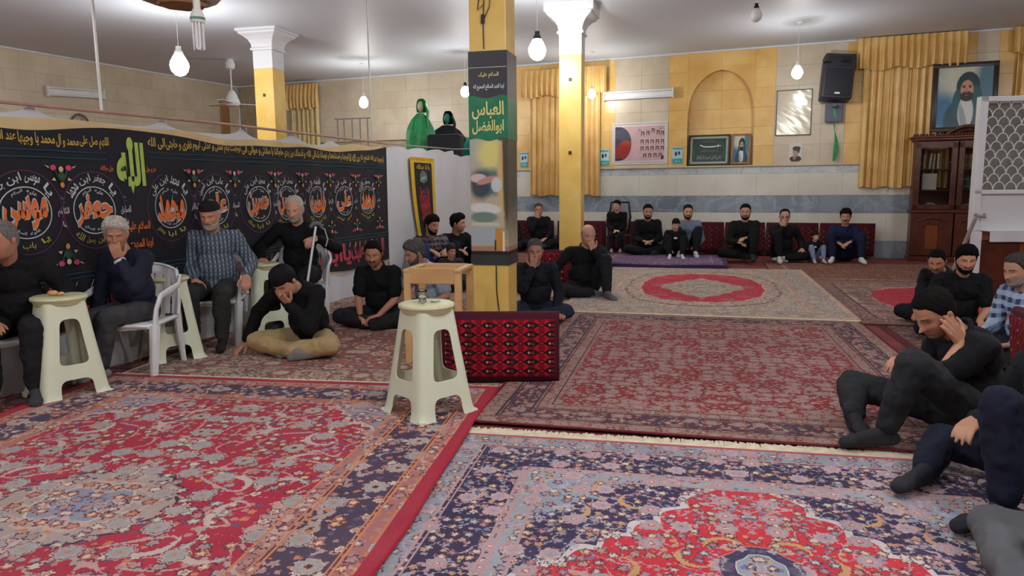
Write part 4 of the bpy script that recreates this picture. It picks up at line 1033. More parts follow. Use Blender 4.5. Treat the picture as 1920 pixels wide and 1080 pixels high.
def robe(label, x, y, mats, zh, wsh, lean=0, veil=True, hm=None):
    t_ = thing('robed_dummy', label, 'costume', (x, y, 0), 0)
    MB().tube([(0, 0, 0), (0, 0, zh - .1)], .02, 6).build('stand_pole', GM, t_); MB().lathe([(.22, 0), (.22, .02), (.03, .04)], (0, 0, 0), 14).build('stand_foot', GM, t_)
    def f(a, v, r): return r * (1 + .10 * math.sin(a * 7 + v * 3) + .05 * math.sin(a * 13))
    def prof(v): # shoulders to hem
        return (wsh * (.25 + .75 * min(1, (1 - v) * 5) ** .6) * (1 + .15 * (1 - v)), .16 * (.5 + .5 * min(1, (1 - v) * 4)))
    b_ = MB(); n = 36; mm = 14; z0 = 1.2; z1 = zh - .28
    for j in range(mm + 1):
        v = j / mm; rx, ry = prof(v)
        for i in range(n): a = 2 * PI * i / n; b_.v.append((f(a, v, rx) * math.cos(a), f(a, v, ry) * math.sin(a), z0 + (z1 - z0) * v))
    for j in range(mm):
        for i in range(n): b_.f.append((j * n + i, j * n + (i + 1) % n, (j + 1) * n + (i + 1) % n, (j + 1) * n + i)); b_.m.append(0)
    b_.f.append(tuple(range(n))); b_.f.append(tuple(mm * n + k for k in range(n))); b_.m += [0, 0]
    b_.build('robe', mats[0], t_, True)
    # hood of cloth, open and empty at the face, with a hanging tail
    h_ = MB(); n = 20
    def hd(u, v):
        a = -PI * .85 + 1.7 * PI * u * .5 + PI * .35; ph = PI * v
        return (.135 * math.sin(ph * .62 + .25) * math.cos(a * 1.0 + 1.2), .12 * math.sin(a + 1.2) * math.sin(ph * .62 + .25), zh - .15 + .15 * math.cos(ph * .75))
    h_.sheet(hd, 18, 10, .02).build('hood', mats[1], t_, True)
    h_ = MB().tube([(.10, -.05, zh - .10), (.15, -.06, zh - .25), (.13, -.07, zh - .45), (.16, -.07, zh - .65)], [.05, .06, .05, .07], 8, flat=.5); h_.build('veil_tail', mats[1], t_, True)
    MB().ell((0, .0, zh - .15), (.06, .07, .10), n=12, m=8).build('dummy_head', mats[2], t_, True)
    return t_
robe('bright green robed dummy with green veil standing behind the white sheet', -1.72, 14.3, (GRN, GRN, BEI), 3.12, .25)
robe('black robed dummy with black hood behind the white sheet', -1.24, 14.62, (BKF, BKF, TEA), 2.92, .36)
robe('teal green robed dummy half hidden by the printed column', -.72, 14.6, (TEA, TEA, BKF), 2.72, .22)
o = MB().rbox((0, 0, 1.0), (.62, .4, 2.42), .04, 3).build('covered_crate', BKF, None, True, (-1.22, 14.0, .215), R(-10)); tag(o, 'black cloth covered stack below the dark robed dummy', 'crate')
o.location.z = .21

# ------------------------------------------------------------------ things on the back wall
wz = lambda t, off=.012: tuple(WC + WU * t + WN * off)
def wthing(name, label, cat, t, z, off=.014, group=None): p = WC + WU * t + WN * off; return thing(name, label, cat, (p.x, p.y, z), -WA, group)
# speaker
t_ = wthing('loudspeaker', 'black loudspeaker tilted down on a wall bracket beside the curtain', 'speaker', 14.60, 3.42, .26)
DG = plain('charcoal_plastic', srgb(42, 46, 58), .5, .1); DG2 = plain('speaker_grille', srgb(30, 32, 42), .7, .2, 60)
tl = Matrix.Rotation(R(10), 3, 'X') @ Matrix.Rotation(R(4), 3, 'Y')
def sprt(nm, b_, mt): o = b_.build(nm, mt, t_, True); o.rotation_euler = (R(-8), R(5), R(8)); return o
sprt('cabinet', MB().rbox((0, 0, 0), (.54, .36, .84), .03, 3), DG); sprt('grille', MB().rbox((0, -.185, -.12), (.46, .02, .52), .02, 2), DG2)
for x in (-.15, .15): sprt('horn', MB().lathe([(.075, 0), (.06, .02), (.03, .03)], (0, 0, 0), 16), DG2).location = (x - .03, -.18, .27)
for x in (-.15, .15):
    pass
sprt('horn_recess', MB().rbox((0, -.185, .27), (.42, .02, .18), .02, 2), DG2); sprt('maker_plate', MB().box((0, -.20, -.33), (.09, .006, .03)), WPR)
BRK = plain('bracket_metal', srgb(84, 90, 110), .5); b_ = MB(); b_.rbox((-.02, .13, -.62), (.32, .03, .36), .01, 1); b_.box((-.02, .05, -.50), (.06, .2, .05)); b_.build('bracket', BRK, t_)
o = MB().sheet(lambda u, v: ((u - .5) * (.05 + .04 * math.sin(v * 9)) + .03 * math.sin(v * 7), .012 * math.sin(v * 20 + u * 3), -1.14 * (1 - v)), 3, 24, .004).build('ribbon', GRN, None, True, tuple(wp(14.62, .14, 3.02)), -WA); tag(o, 'green ribbon hanging from the loudspeaker bracket', 'ribbon')
# framed sheet
t_ = wthing('framed_sheet', 'thin dark framed blank cream sheet under glossy plastic', 'frame', 13.855, 2.84)
FR = plain('thin_dark_frame', srgb(96, 84, 66), .5); CRP = plain('cream_sheet_gloss', srgb(206, 198, 172), .12, .03)
b_ = MB()
for (x, z, w, h_) in ((0, .435, .66, .018), (0, -.435, .66, .018), (-.322, 0, .018, .88), (.322, 0, .018, .88)): b_.box((x, -.012, z), (w, .024, h_))
b_.build('frame', FR, t_); MB().sheet(lambda u, v: ((u - .5) * .63, -.006 - .0009 * math.sin(u * 20 + v * 33) * math.sin(v * 14), (v - .5) * .86), 30, 30, .004).build('sheet', CRP, t_, True)
# black and white portrait
pm_ = paint_mat('young_man_print', srgb(206, 202, 194), [('e', .0, -.13, .11, .06, srgb(40, 34, 36), .1), ('e', -.02, -.10, .03, .05, srgb(150, 120, 108), .2), ('e', 0, .0, .058, .09, srgb(176, 146, 132), .15), ('e', .015, .07, .075, .045, srgb(52, 42, 38), .2), ('e', .055, .03, .02, .05, srgb(52, 42, 38), .2),
    ('e', -.022, .012, .012, .004, srgb(40, 30, 30), .4), ('e', .022, .012, .012, .004, srgb(40, 30, 30), .4), ('e', 0, -.05, .02, .005, srgb(110, 70, 66), .4), ('e', 0, -.02, .006, .02, srgb(150, 118, 106), .6)], .4)
t_ = wthing('portrait_print', 'small unframed head portrait of a young man under the cream sheet', 'picture', 13.92, 2.07)
MB().rbox((0, -.004, 0), (.25, .008, .36), .002, 1).build('print', pm_, t_)
# poster of small portraits
t_ = wthing('portrait_poster', 'wide poster with a dark red scene and rows of tiny portraits', 'poster', 10.79, 2.335)
MB().rbox((0, -.004, 0), (1.14, .008, .80), .002, 1).build('paper', plain('poster_white', srgb(214, 204, 206), .3, .03), t_)
pk = plain('poster_pink', srgb(204, 170, 174), .3, .08); MB().box((0, -.010, 0), (1.06, .004, .72)).build('pink_field', pk, t_)
pp = paint_mat('poster_scene', srgb(60, 62, 76), [('e', .05, -.02, .12, .09, srgb(170, 80, 50), .7), ('e', .0, -.16, .22, .16, srgb(150, 40, 36), .7), ('e', 0, .2, .25, .12, srgb(80, 84, 100), .5), ('b', 0, -.34, .3, .015, srgb(30, 30, 34), .3)], .3)
a = [(-.19 + .34 * math.cos(q) ** .8 if False else -.17 + .33 * abs(math.cos(q)) ** .7, .37 * math.sin(q)) for q in [PI / 2 - i * PI / 14 for i in range(15)]]
o = MB().prism([(-.19, .355), *[(x, z * .97) for x, z in a], (-.19, -.355)], -.004, .004).build('scene_panel', pp, t_); o.location = (-.335, -.014, 0)
INK = plain('dark_ink', srgb(60, 46, 50), .5); SKP = plain('photo_face', srgb(190, 150, 134), .5)
g = [(.07, .20), (.18, .21), (.29, .26), (.40, .22), (.49, .20)] + [(.06 + .108 * i, .03) for i in range(5)] + [(.06 + .108 * i, -.11) for i in range(5)] + [(.12 + .11 * i, -.26) for i in range(4)]
for x, z in g:
    q = MB().box((x, -.014, z), (.062, .004, .088)).build('tiny_portrait', INK, t_); MB().ell((x, -.016, z + .008), (.018, .003, .024), n=8, m=5).build('face', SKP, q); MB().box((x, -.0165, z - .03), (.03, .002, .02)).build('collar', WPR, q)
letters('lettering', 'شهدا', .07, .06, INK, t_, (.46, -.014, .31), .01); letters('lettering', 'یاد', .05, .05, INK, t_, (.0, -.014, .28), .01); MB().ell((.49, -.013, -.30), (.035, .003, .045), n=8, m=5).build('emblem', plain('dark_red_print', srgb(110, 30, 34), .5), t_)
SHN = plain('foil_strip', srgb(214, 214, 208), .15, .03)
for sx_, sz_, w_, h_ in ((0, .425, 1.2, .03), (0, -.425, 1.2, .03), (-.585, 0, .03, .85), (.585, 0, .03, .85)): MB().box((sx_, -.010, sz_), (w_, .004, h_)).build('plastic_border', SHN, t_)
# small teal notices
TL = plain('notice_teal', srgb(64, 160, 168), .4, .08); LB = plain('notice_pale_blue', srgb(176, 208, 216), .4, .06)
for k, (tt_, zz_, w_, h_, lb) in enumerate([(8.27 - .12, 2.05, .18, .34, 'small teal notice by the left edge of the middle gold curtain'), (10.02, 2.05, .22, .36, 'small teal notice between the curtain and the portrait poster'), (11.60, 2.06, .22, .36, 'small teal notice between the portrait poster and the niche')]):
    t_ = wthing('teal_notice', lb, 'notice', tt_, zz_, .016 if k else .03, 'teal notices on the back wall')
    MB().rbox((0, -.003, 0), (w_, .006, h_), .002, 1).build('paper', LB, t_); MB().box((0, -.008, -h_ * .32), (w_ * .96, .004, h_ * .3)).build('teal_band', TL, t_); MB().box((0, -.008, h_ * .40), (w_ * .9, .004, h_ * .10)).build('teal_header', TL, t_)
    MB().ell((-.03, -.009, h_ * .1), (.025, .003, .05), n=8, m=5).ell((.035, -.009, h_ * .14), (.022, .003, .04), n=8, m=5).build('figure_print', plain('notice_navy', srgb(30, 50, 80), .5), t_)
    letters('lettering', 'نماز', w_ * .5, .04, WPR, t_, (0, -.012, -h_ * .33), .01)
# niche frames
t_ = wthing('calligraphy_frame', 'wide framed dark green print with a white sword, leaning in the niche', 'frame', 12.235, 1.835, -.03); t_.rotation_euler.x = R(-7)
SLV = plain('silver_green_frame', srgb(150, 160, 146), .35, .08); GDP = plain('dark_green_print', srgb(26, 54, 44), .3, .2, 6)
b_ = MB()
for (x, z, w, h_) in ((0, .015, .84, .03), (0, .625, .84, .03), (-.405, .32, .03, .64), (.405, .32, .03, .64)): b_.rbox((x, -.015, z), (w, .03, h_), .005, 1)
b_.build('frame_rim', plain('black_frame', srgb(40, 40, 36), .4), t_)
b_ = MB()
for (x, z, w, h_) in ((0, .06, .76, .045), (0, .58, .76, .045), (-.36, .32, .045, .56), (.36, .32, .045, .56)): b_.rbox((x, -.014, z), (w, .024, h_), .004, 1)
b_.build('frame_inlay', SLV, t_); MB().box((0, -.006, .32), (.70, .008, .50)).build('print', GDP, t_)
b_ = MB(); pts = [(-.19, .42), (-.10, .385), (0, .38), (.10, .385), (.17, .40), (.17, .415), (.10, .405), (0, .402), (-.10, .405), (-.18, .44)]; b_.prism(pts, -.014, -.010); b_.box((.18, -.012, .41), (.012, .004, .06)); b_.box((.21, -.012, .41), (.05, .004, .014)); b_.build('sword_print', WPR, t_)
letters('lettering', 'یا صاحب الزمان', .34, .05, plain('faint_green_ink', srgb(120, 140, 120), .5), t_, (0, -.014, .31), .01); letters('lettering', 'بسم الله الرحمن الرحیم', .26, .05, plain('faint_green_ink', srgb(120, 140, 120), .5), t_, (0, -.014, .50), .01)
letters('lettering', 'لا فتی الا علی لا سیف الا ذوالفقار', .50, .10, plain('pale_ink', srgb(150, 160, 150), .5), t_, (0, -.014, .17), .015)
for s in (-1, 1): MB().tube([(s * .30, -.013, .15), (s * .31, -.013, .35), (s * .26, -.013, .46), (s * .2, -.013, .5)], .008, 5).build('leaf_scroll', plain('leaf_green_ink', srgb(50, 120, 70), .5), t_)
def portrait(t_, w, h_, z0, fm, big=False):
    bgc = srgb(120, 156, 168)
    s = w / .84
    L = [('e', 0, .32 * h_, .50 * w, .42 * h_, srgb(196, 200, 178), .8), ('e', -.38 * w, -.25 * h_, .3 * w, .3 * h_, srgb(50, 110, 150), .7), ('e', .4 * w, .25 * h_, .2 * w, .4 * h_, srgb(80, 120, 140), .7),
         ('e', .05 * w, -.42 * h_, .42 * w, .42 * h_, srgb(24, 66, 84), .12), ('e', .06 * w, .17 * h_, .215 * w, .25 * h_, srgb(20, 52, 60), .08), ('e', .22 * w, -.15 * h_, .12 * w, .34 * h_, srgb(26, 84, 92), .15), ('e', -.12 * w, -.12 * h_, .10 * w, .26 * h_, srgb(26, 84, 92), .15),
         ('e', .03 * w, -.26 * h_, .14 * w, .28 * h_, srgb(206, 210, 206), .12), ('e', .0 * w, -.42 * h_, .06 * w, .3 * h_, srgb(150, 160, 164), .3, .2),
         ('e', .04 * w, .125 * h_, .118 * w, .155 * h_, srgb(196, 146, 122), .08), ('e', .04 * w, .01 * h_, .125 * w, .085 * h_, srgb(34, 26, 26), .15), ('e', .035 * w, .055 * h_, .075 * w, .018 * h_, srgb(34, 26, 26), .25),
         ('e', -.02 * w, .16 * h_, .032 * w, .009 * h_, srgb(40, 26, 24), .3), ('e', .095 * w, .16 * h_, .032 * w, .009 * h_, srgb(40, 26, 24), .3), ('e', -.02 * w, .183 * h_, .042 * w, .010 * h_, srgb(36, 26, 26), .3, -.1), ('e', .095 * w, .183 * h_, .042 * w, .010 * h_, srgb(36, 26, 26), .3, .1),
         ('e', .035 * w, .11 * h_, .014 * w, .045 * h_, srgb(170, 116, 96), .5), ('e', .035 * w, .028 * h_, .032 * w, .010 * h_, srgb(150, 80, 74), .3)]
    o = MB().box((0, 0, 0), (w, .01, h_)).build('painting', paint_mat('portrait_painting_%d' % int(w * 100), bgc, L, .3), t_); o.location = (0, -.008, z0 + h_ / 2)
    b_ = MB(); e = .07 * w + .02
    for (x, z, w_, hh) in ((0, z0 - e / 2, w + 2 * e, e), (0, z0 + h_ + e / 2, w + 2 * e, e), (-w / 2 - e / 2, z0 + h_ / 2, e, h_), (w / 2 + e / 2, z0 + h_ / 2, e, h_)): b_.rbox((x, -.012, z), (w_, .04, hh), .008, 2)
    b_.build('frame', fm, t_, True)
t_ = wthing('framed_portrait', 'narrow gold framed portrait of a bearded man leaning in the niche', 'frame', 12.87, 1.875, -.02); t_.rotation_euler.x = R(-8)
portrait(t_, .30, .54, .02, plain('gold_dark_frame', srgb(150, 104, 50), .4, .2))

# ------------------------------------------------------------------ bookcase with painting on top
WAL = stone('dark_walnut', srgb(66, 28, 18), srgb(98, 46, 28), .35, 5); WAL2 = stone('mid_walnut', srgb(110, 56, 28), srgb(134, 72, 36), .35, 5)
CW, CD, CH = 1.38, .42, 2.28
pc = WC + WU * 16.66 + WN * (CD / 2 + .03)
t_ = thing('bookcase', 'dark walnut glazed bookcase with carved lower doors', 'bookcase', (pc.x, pc.y, 0), -WA)
f = -CD / 2
MB().rbox((0, 0, .05), (CW + .04, CD + .02, .10), .01, 1).build('plinth', WAL, t_)
for s in (-1, 1): MB().rbox((s * (CW / 2 - .012), 0, 1.16), (.025, CD, 2.12), .004, 1).build('side_panel', WAL, t_)
MB().box((0, CD / 2 - .01, 1.16), (CW - .04, .015, 2.1)).build('back_panel', WAL, t_)
MB().rbox((0, -.02, .92), (CW + .06, CD + .05, .06), .012, 2).build('waist_moulding', WAL, t_)
b_ = MB(); b_.rbox((0, -.02, 2.22), (CW + .08, CD + .06, .05), .012, 2); b_.rbox((0, -.03, 2.26), (CW + .14, CD + .08, .04), .012, 2)
for i in range(30): b_.ell((-CW / 2 - .03 + i * (CW + .06) / 29, f - .05, 2.30), (.024, .02, .022), n=6, m=5)
b_.build('cornice', WAL, t_, True)
for z in (.95, 1.30, 1.68, 2.18): MB().rbox((0, .01, z), (CW - .05, CD - .06, .02), .003, 1).build('shelf', WAL, t_)
b_ = MB()      # carved crest
for i in range(-9, 10): b_.ell((.12 + i * .032, f + .02, 2.33 + .11 * math.cos(i / 9 * PI / 2)), (.028, .025, .034), n=7, m=5)
for i in range(-6, 7): b_.ell((.12 + i * .032, f + .02, 2.31 + .06 * math.cos(i / 6 * PI / 2)), (.024, .03, .03), n=7, m=5)
b_.build('carved_crest', WAL, t_, True)
GLS = plain('door_glass', (.9, .93, .93), .04, .01, trans=1.0); GLS.node_tree.nodes['Principled BSDF'].inputs['IOR'].default_value = 1.1
BRS = plain('brass', srgb(170, 130, 70), .3, .1, metal=.8)
dw = CW / 2
for s in (-1, 1):
    cx_ = s * dw / 2
    d_ = MB()
    for (x, z, w_, h_) in ((0, 2.12, dw - .02, .13), (0, 1.00, dw - .02, .09), (-dw / 2 + .055, 1.56, .09, 1.2), (dw / 2 - .055, 1.56, .09, 1.2)): d_.rbox((cx_ + x, f - .012, z), (w_, .03, h_), .006, 1)
    o = d_.build('door', WAL, t_)
    MB().box((cx_, f - .008, 1.56), (dw - .20, .004, 1.04)).build('glass_pane', GLS, o)
    b_ = MB()
    for i in range(-6, 7): b_.ell((cx_ + i * .035, f - .03, 2.07 - .035 * math.cos(i / 6 * PI / 2)), (.022, .012, .02), n=6, m=4)
    b_.build('carving', WAL, o, True); MB().ell((cx_ - s * (dw / 2 - .06), f - .045, 1.62), (.016, .02, .016), n=8, m=6).build('knob', BRS, o, True)
    d_ = MB(); d_.rbox((cx_, f - .012, .50), (dw - .02, .03, .78), .008, 1); o = d_.build('door', WAL, t_)
    MB().rbox((cx_, f - .032, .45), (.20, .02, .44), .01, 1).build('raised_panel', WAL2, o)
    b_ = MB()
    for i in range(-7, 8): b_.ell((cx_ + i * .032, f - .032, .74 + .06 * math.cos(i / 7 * PI / 2)), (.024, .014, .022), n=6, m=4)
    for i in range(-4, 5): b_.ell((cx_ + i * .03, f - .032, .70 + .03 * math.sin(i * 2)), (.02, .012, .016), n=6, m=4)
    b_.build('carving', WAL, o, True); MB().ell((cx_ - s * (dw / 2 - .05), f - .04, .55), (.014, .018, .014), n=8, m=6).build('knob', BRS, o, True)
caseM = Matrix.Translation((pc.x, pc.y, 0)) @ Matrix.Rotation(-WA, 4, 'Z')
bcols = [srgb(178, 168, 150), srgb(150, 120, 80), srgb(96, 60, 40), srgb(60, 80, 84), srgb(120, 40, 40), srgb(196, 186, 160), srgb(40, 50, 70), srgb(110, 90, 60), srgb(44, 66, 48)]
bmats = [plain('book_cloth_%d' % i, c, .6, .15, 20) for i, c in enumerate(bcols)]
GILT = plain('gilt', srgb(190, 160, 90), .4)
BK = {}
def book(x, z, w_, h_, mi, lab, grp, lean=0):
    key = (round(w_, 3), round(h_, 3), mi)
    if key not in BK:
        BK[key] = MB().rbox((0, 0, h_ / 2), (w_, .15, h_), .004, 1).mesh('book', bmats[mi])
        BK[(key, 1)] = MB().box((0, -.077, h_ * .78), (w_ * .85, .003, .012)).box((0, -.077, h_ * .25), (w_ * .85, .003, .012)).mesh('gilt_band', GILT)
    p = caseM @ Vector((x, -.06, z)); o = bpy.data.objects.new('book', BK[key]); COL.objects.link(o); o.location = p; o.rotation_euler = (0, lean, -WA); tag(o, lab, 'book', grp)
    inst('gilt_band', BK[(key, 1)], o, (0, 0, 0))
for i, (x, mi, l_, lab) in enumerate([(-.52, 0, 0, 'pale book standing alone at the outer side of the top glazed shelf'), (-.43, 5, .08, 'ivory book leaning on the top glazed shelf of the bookcase'), (-.375, 0, .08, 'pale grey book leaning next to the ivory book in the bookcase'), (-.30, 5, .0, 'ivory book nearest the middle stile of the bookcase top shelf')]): book(x, 1.692, .032, .26 + .02 * (i > 0), mi, lab, None, l_)
rn = random.Random(3)
for (z, n, h_, ms, lab, grp) in [(1.692, 15, .26, (1, 7, 2), 'brown and gilt bound book in the set on the bookcase top shelf', 'brown set on the top shelf'), (1.312, 15, .24, (3, 6, 8), 'dark green bound book in the set on the bookcase middle shelf', 'dark green set on the middle shelf')]:
    for i in range(n): book(.10 + i * .036, z, .033, h_, ms[i % 3], '%s %s book from the middle stile on the bookcase %s shelf' % (('first', 'second', 'third', 'fourth', 'fifth')[i // 3], {1: 'tan', 7: 'olive brown', 2: 'dark brown', 3: 'grey green', 6: 'navy', 8: 'dull green'}[ms[i % 3]], 'top' if z > 1.5 else 'middle'), grp)
p = caseM @ Vector((-.42, -.06, 1.312))
o = MB().rbox((0, 0, .15), (.24, .14, .30), .01, 1).build('paper_stack', plain('paper_white', srgb(196, 192, 184), .8, .06), None, False, p, -WA); tag(o, 'upright block of white papers on the bookcase middle shelf', 'papers')
p = caseM @ Vector((-.38, -.08, .962)); o = MB().rbox((0, 0, .05), (.17, .12, .09), .01, 1).rbox((0, 0, .105), (.12, .10, .02), .008, 1).build('tissue_box', plain('pale_box', srgb(170, 176, 170), .7), None, False, p, -WA + .2); tag(o, 'pale small box on the lowest glazed shelf, outer side', 'box')
p = caseM @ Vector((.20, -.08, .962)); o = MB().rbox((0, 0, .04), (.14, .10, .075), .008, 1).rbox((0, 0, .085), (.10, .07, .02), .006, 1).build('small_box', plain('pale_box', srgb(170, 176, 170), .7), None, False, p, -WA); tag(o, 'pale small box on the lowest glazed shelf, middle', 'box')
t_ = wthing('portrait_painting', 'large framed painting of a bearded man in a teal headscarf on the bookcase', 'painting', 16.72, 2.345, .27); t_.rotation_euler.x = R(-4)
portrait(t_, .86, 1.06, .09, plain('black_walnut_frame', srgb(44, 34, 32), .35))
# ------------------------------------------------------------------ white lattice cabinet on a wooden desk
LY = 8.75
q0 = atz(1826, 300, LY)
t_ = thing('lattice_cabinet', 'white lattice fronted cabinet cut by the right edge of the photo', 'cabinet', (q0.x, LY, .86), -R(6))
WLM = plain('white_lacquer', srgb(214, 218, 222), .4, .02)
Wd = 1.5; Z0, Z1, Z2 = 0.0, .44, 1.56
MB().rbox((.04, -.02, (Z2 - .0) / 2), (.09, .10, Z2), .006, 1).build('corner_post', WLM, t_)
MB().rbox((Wd / 2, -.02, Z2 - .03), (Wd, .10, .06), .006, 1).build('top_rail', WLM, t_); MB().rbox((Wd / 2, -.02, Z1 + .02), (Wd, .10, .05), .006, 1).build('middle_rail', WLM, t_)
MB().rbox((Wd / 2, 0, Z1 / 2), (Wd - .02, .04, Z1), .004, 1).build('lower_panel', WLM, t_)
MB().box((.07, .05, Z2 / 2), (.03, .10, Z2)).build('side_panel', WLM, t_)
MB().box((.40, .09, (Z1 + Z2) / 2), (.60, .02, Z2 - Z1 - .06)).build('grey_backing', plain('grey_backing', srgb(128, 128, 120), .8), t_)
MB().sheet(lambda u, v: (.60 + .9 * u, .11 + .015 * math.sin(u * 40), Z1 + .05 + v * (Z2 - Z1 - .1)), 60, 2, .006).build('inner_curtain', plain('cream_voile', srgb(186, 178, 130), .8), t_, True)
g = MB(); pw, ph_ = .13, .094
nr = int((Z2 - Z1 - .1) / ph_)
for j in range(nr + 1):
    for i in range(-1, int(Wd / pw) + 1):
        cx_ = .09 + (i + (.5 if j % 2 else 0)) * pw + pw / 2; cz = Z1 + .045 + j * ph_
        pts = [(cx_ + pw * .5 * math.cos(a), -.03, cz + ph_ * 1.0 * math.sin(a)) for a in [PI * k / 8 for k in range(9)]]
        pts = [p_ for p_ in pts if .08 < p_[0] < Wd and p_[2] < Z2 - .05]
        if len(pts) > 2: g.tube(pts, .0065, 5)
tag(g.build('scale_lattice', WLM, t_, True), None, None, None, None)
MB().tube([(.02, -.08, .20), (.05, -.14, .18), (.10, -.14, .17), (.12, -.09, .20)], .018, 6).build('latch', GM, t_, True)
t_ = thing('wooden_desk', 'brown wooden desk under a white cloth, below the lattice cabinet', 'desk', (q0.x, LY, 0), -R(6))
MB().rbox((.92, .06, .42), (1.42, .34, .82), .01, 1).build('body', WAL2, t_); MB().rbox((.92, .05, .845), (1.5, .42, .03), .006, 1).build('top', WAL2, t_)
for x in (.30, .85, 1.4): MB().rbox((x, -.11, .42), (.46, .02, .68), .008, 1).build('front_panel', WAL, t_)
MB().sheet(lambda u, v: (.16 + 1.42 * u, -.17 - .01 * math.sin(u * 30) * (1 - v), .74 + .118 * v), 40, 3, .006).build('cloth_front', WSH, t_, True)
MB().rbox((.9, .05, .862), (1.5, .40, .006), .003, 1).build('cloth_top', WSH, t_)
MB().rbox((.03, -.12, .43), (.11, .05, .86), .006, 1).build('white_post', WLM, t_)
a1, b1 = atz(1790, 500, 8.6), atz(1822, 425, 8.45)
dd = (b1 - a1).normalized()
o = MB().tube([a1 + dd * (-a1.z / dd.z), b1 + dd * .1], .022, 8).build('leaning_pole', plain('dull_aluminium', srgb(150, 146, 142), .4, metal=.3), None, True); tag(o, 'dull metal pole leaning on the lattice cabinet', 'pole')
# office chair behind the boy
t_ = thing('mesh_chair', 'black framed chair with grey back under the sitting boy', 'chair', (2.22, 15.05, 0), R(170))
MB().rbox((0, 0, .42), (.44, .44, .06), .02, 2).build('seat', BLK, t_, True)
MB().tube([(-.17, -.22, .40), (-.22, -.25, .80), (-.18, -.28, 1.10), (.18, -.28, 1.10), (.22, -.25, .80), (.17, -.22, .40)], .022, 8).build('back_frame', BLK, t_, True)
MB().sheet(lambda u, v: ((u - .5) * .38, -.25 - .03 * v, .55 + .52 * v), 6, 6, .01).build('backrest', plain('grey_mesh', srgb(150, 150, 156), .7), t_, True)
for x in (-.19, .19):
    for y in (-.19, .19): MB().tube([(x, y, 0), (x * .9, y * .9, .40)], .014, 6).build('leg', BLK, t_)
# ------------------------------------------------------------------ people
V3 = lambda *a: np.array(a, float)
def nrm(v): v = np.array(v, float); return v / max(np.linalg.norm(v), 1e-9)
def rotx(a): c, s = math.cos(a), math.sin(a); return np.array([[1, 0, 0], [0, c, -s], [0, s, c]])
def roty(a): c, s = math.cos(a), math.sin(a); return np.array([[c, 0, s], [0, 1, 0], [-s, 0, c]])
def rotz(a): c, s = math.cos(a), math.sin(a); return np.array([[c, -s, 0], [s, c, 0], [0, 0, 1]])
def cap_mesh(a, b, ra, rb, n=12):
    a = np.array(a, float); b = np.array(b, float); d = b - a; L = np.linalg.norm(d)
    t = d / L if L > 1e-6 else V3(0, 0, 1)
    u = nrm(np.cross(t, V3(0, 0, 1) if abs(t[2]) < .9 else V3(1, 0, 0))); w = np.cross(t, u)
    rings = []
    for k in range(1, 4): th = PI / 2 * k / 3; rings.append((a - t * ra * math.cos(th), ra * math.sin(th)))
    for k in range(0, 3): th = PI / 2 * (1 - k / 3); rings.append((b + t * rb * math.cos(th), rb * math.sin(th)))
    V = [a - t * ra]; F = []
    for c, r_ in rings:
        for j in range(n): an = 2 * PI * j / n; V.append(c + (u * math.cos(an) + w * math.sin(an)) * r_)
    V.append(b + t * rb); T = len(V) - 1; R_ = len(rings)
    for j in range(n): F.append((0, 1 + (j + 1) % n, 1 + j)); F.append((T, 1 + (R_ - 1) * n + j, 1 + (R_ - 1) * n + (j + 1) % n))
    for i in range(R_ - 1):
        for j in range(n): F.append((1 + i * n + j, 1 + i * n + (j + 1) % n, 1 + (i + 1) * n + (j + 1) % n, 1 + (i + 1) * n + j))
    return V, F
def ell_mesh(c, r, M=None):
    b_ = MB().ell((0, 0, 0), r, n=16, m=10); V = [np.array(v) for v in b_.v]
    if M is not None: V = [M @ v for v in V]
    return [v + np.array(c) for v in V], b_.f
JOBS = []
def blob(prims, vox, sm, dec=0, disp=0):
    v, f = [], []
    for p in prims:
        V, F = cap_mesh(*p[1:]) if p[0] == 'c' else ell_mesh(*p[1:])
        k = len(v); v += [tuple(q) for q in V]; f += [tuple(i + k for i in q) for q in F]
    me = bpy.data.meshes.new('tmp'); me.from_pydata(v, [], f)
    o = bpy.data.objects.new('tmp', me); COL.objects.link(o)
    m_ = o.modifiers.new('r', 'REMESH'); m_.mode = 'VOXEL'; m_.voxel_size = vox
    m_ = o.modifiers.new('s', 'SMOOTH'); m_.iterations = sm; m_.factor = .6
    if disp:
        if 'cloth_folds' not in bpy.data.textures:
            for nm, s_ in (('cloth_folds', .09), ('cloth_creases', .035)): tx = bpy.data.textures.new(nm, 'CLOUDS'); tx.noise_scale = s_; tx.noise_depth = 1
        m_ = o.modifiers.new('d', 'DISPLACE'); m_.texture = bpy.data.textures['cloth_folds']; m_.strength = disp; m_.mid_level = .55; m_.texture_coords = 'LOCAL'
        m_ = o.modifiers.new('d2', 'DISPLACE'); m_.texture = bpy.data.textures['cloth_creases']; m_.strength = disp * .45; m_.mid_level = .5; m_.texture_coords = 'LOCAL'
    if dec: m_ = o.modifiers.new('e', 'DECIMATE'); m_.ratio = dec
    JOBS.append(o); return o
def ik(a, t, l1, l2, pole):
    a, t, pole = map(lambda q: np.array(q, float), (a, t, pole)); d = t - a; L = np.linalg.norm(d)
    if L > (l1 + l2) * .995: t = a + d / L * (l1 + l2) * .995; d = t - a; L = np.linalg.norm(d)
    x = (l1 * l1 - l2 * l2 + L * L) / (2 * L); h2 = max(l1 * l1 - x * x, 1e-6)
    n = d / L; p = pole - a; p = p - n * p.dot(n)
    return a + n * x + nrm(p) * math.sqrt(h2), t
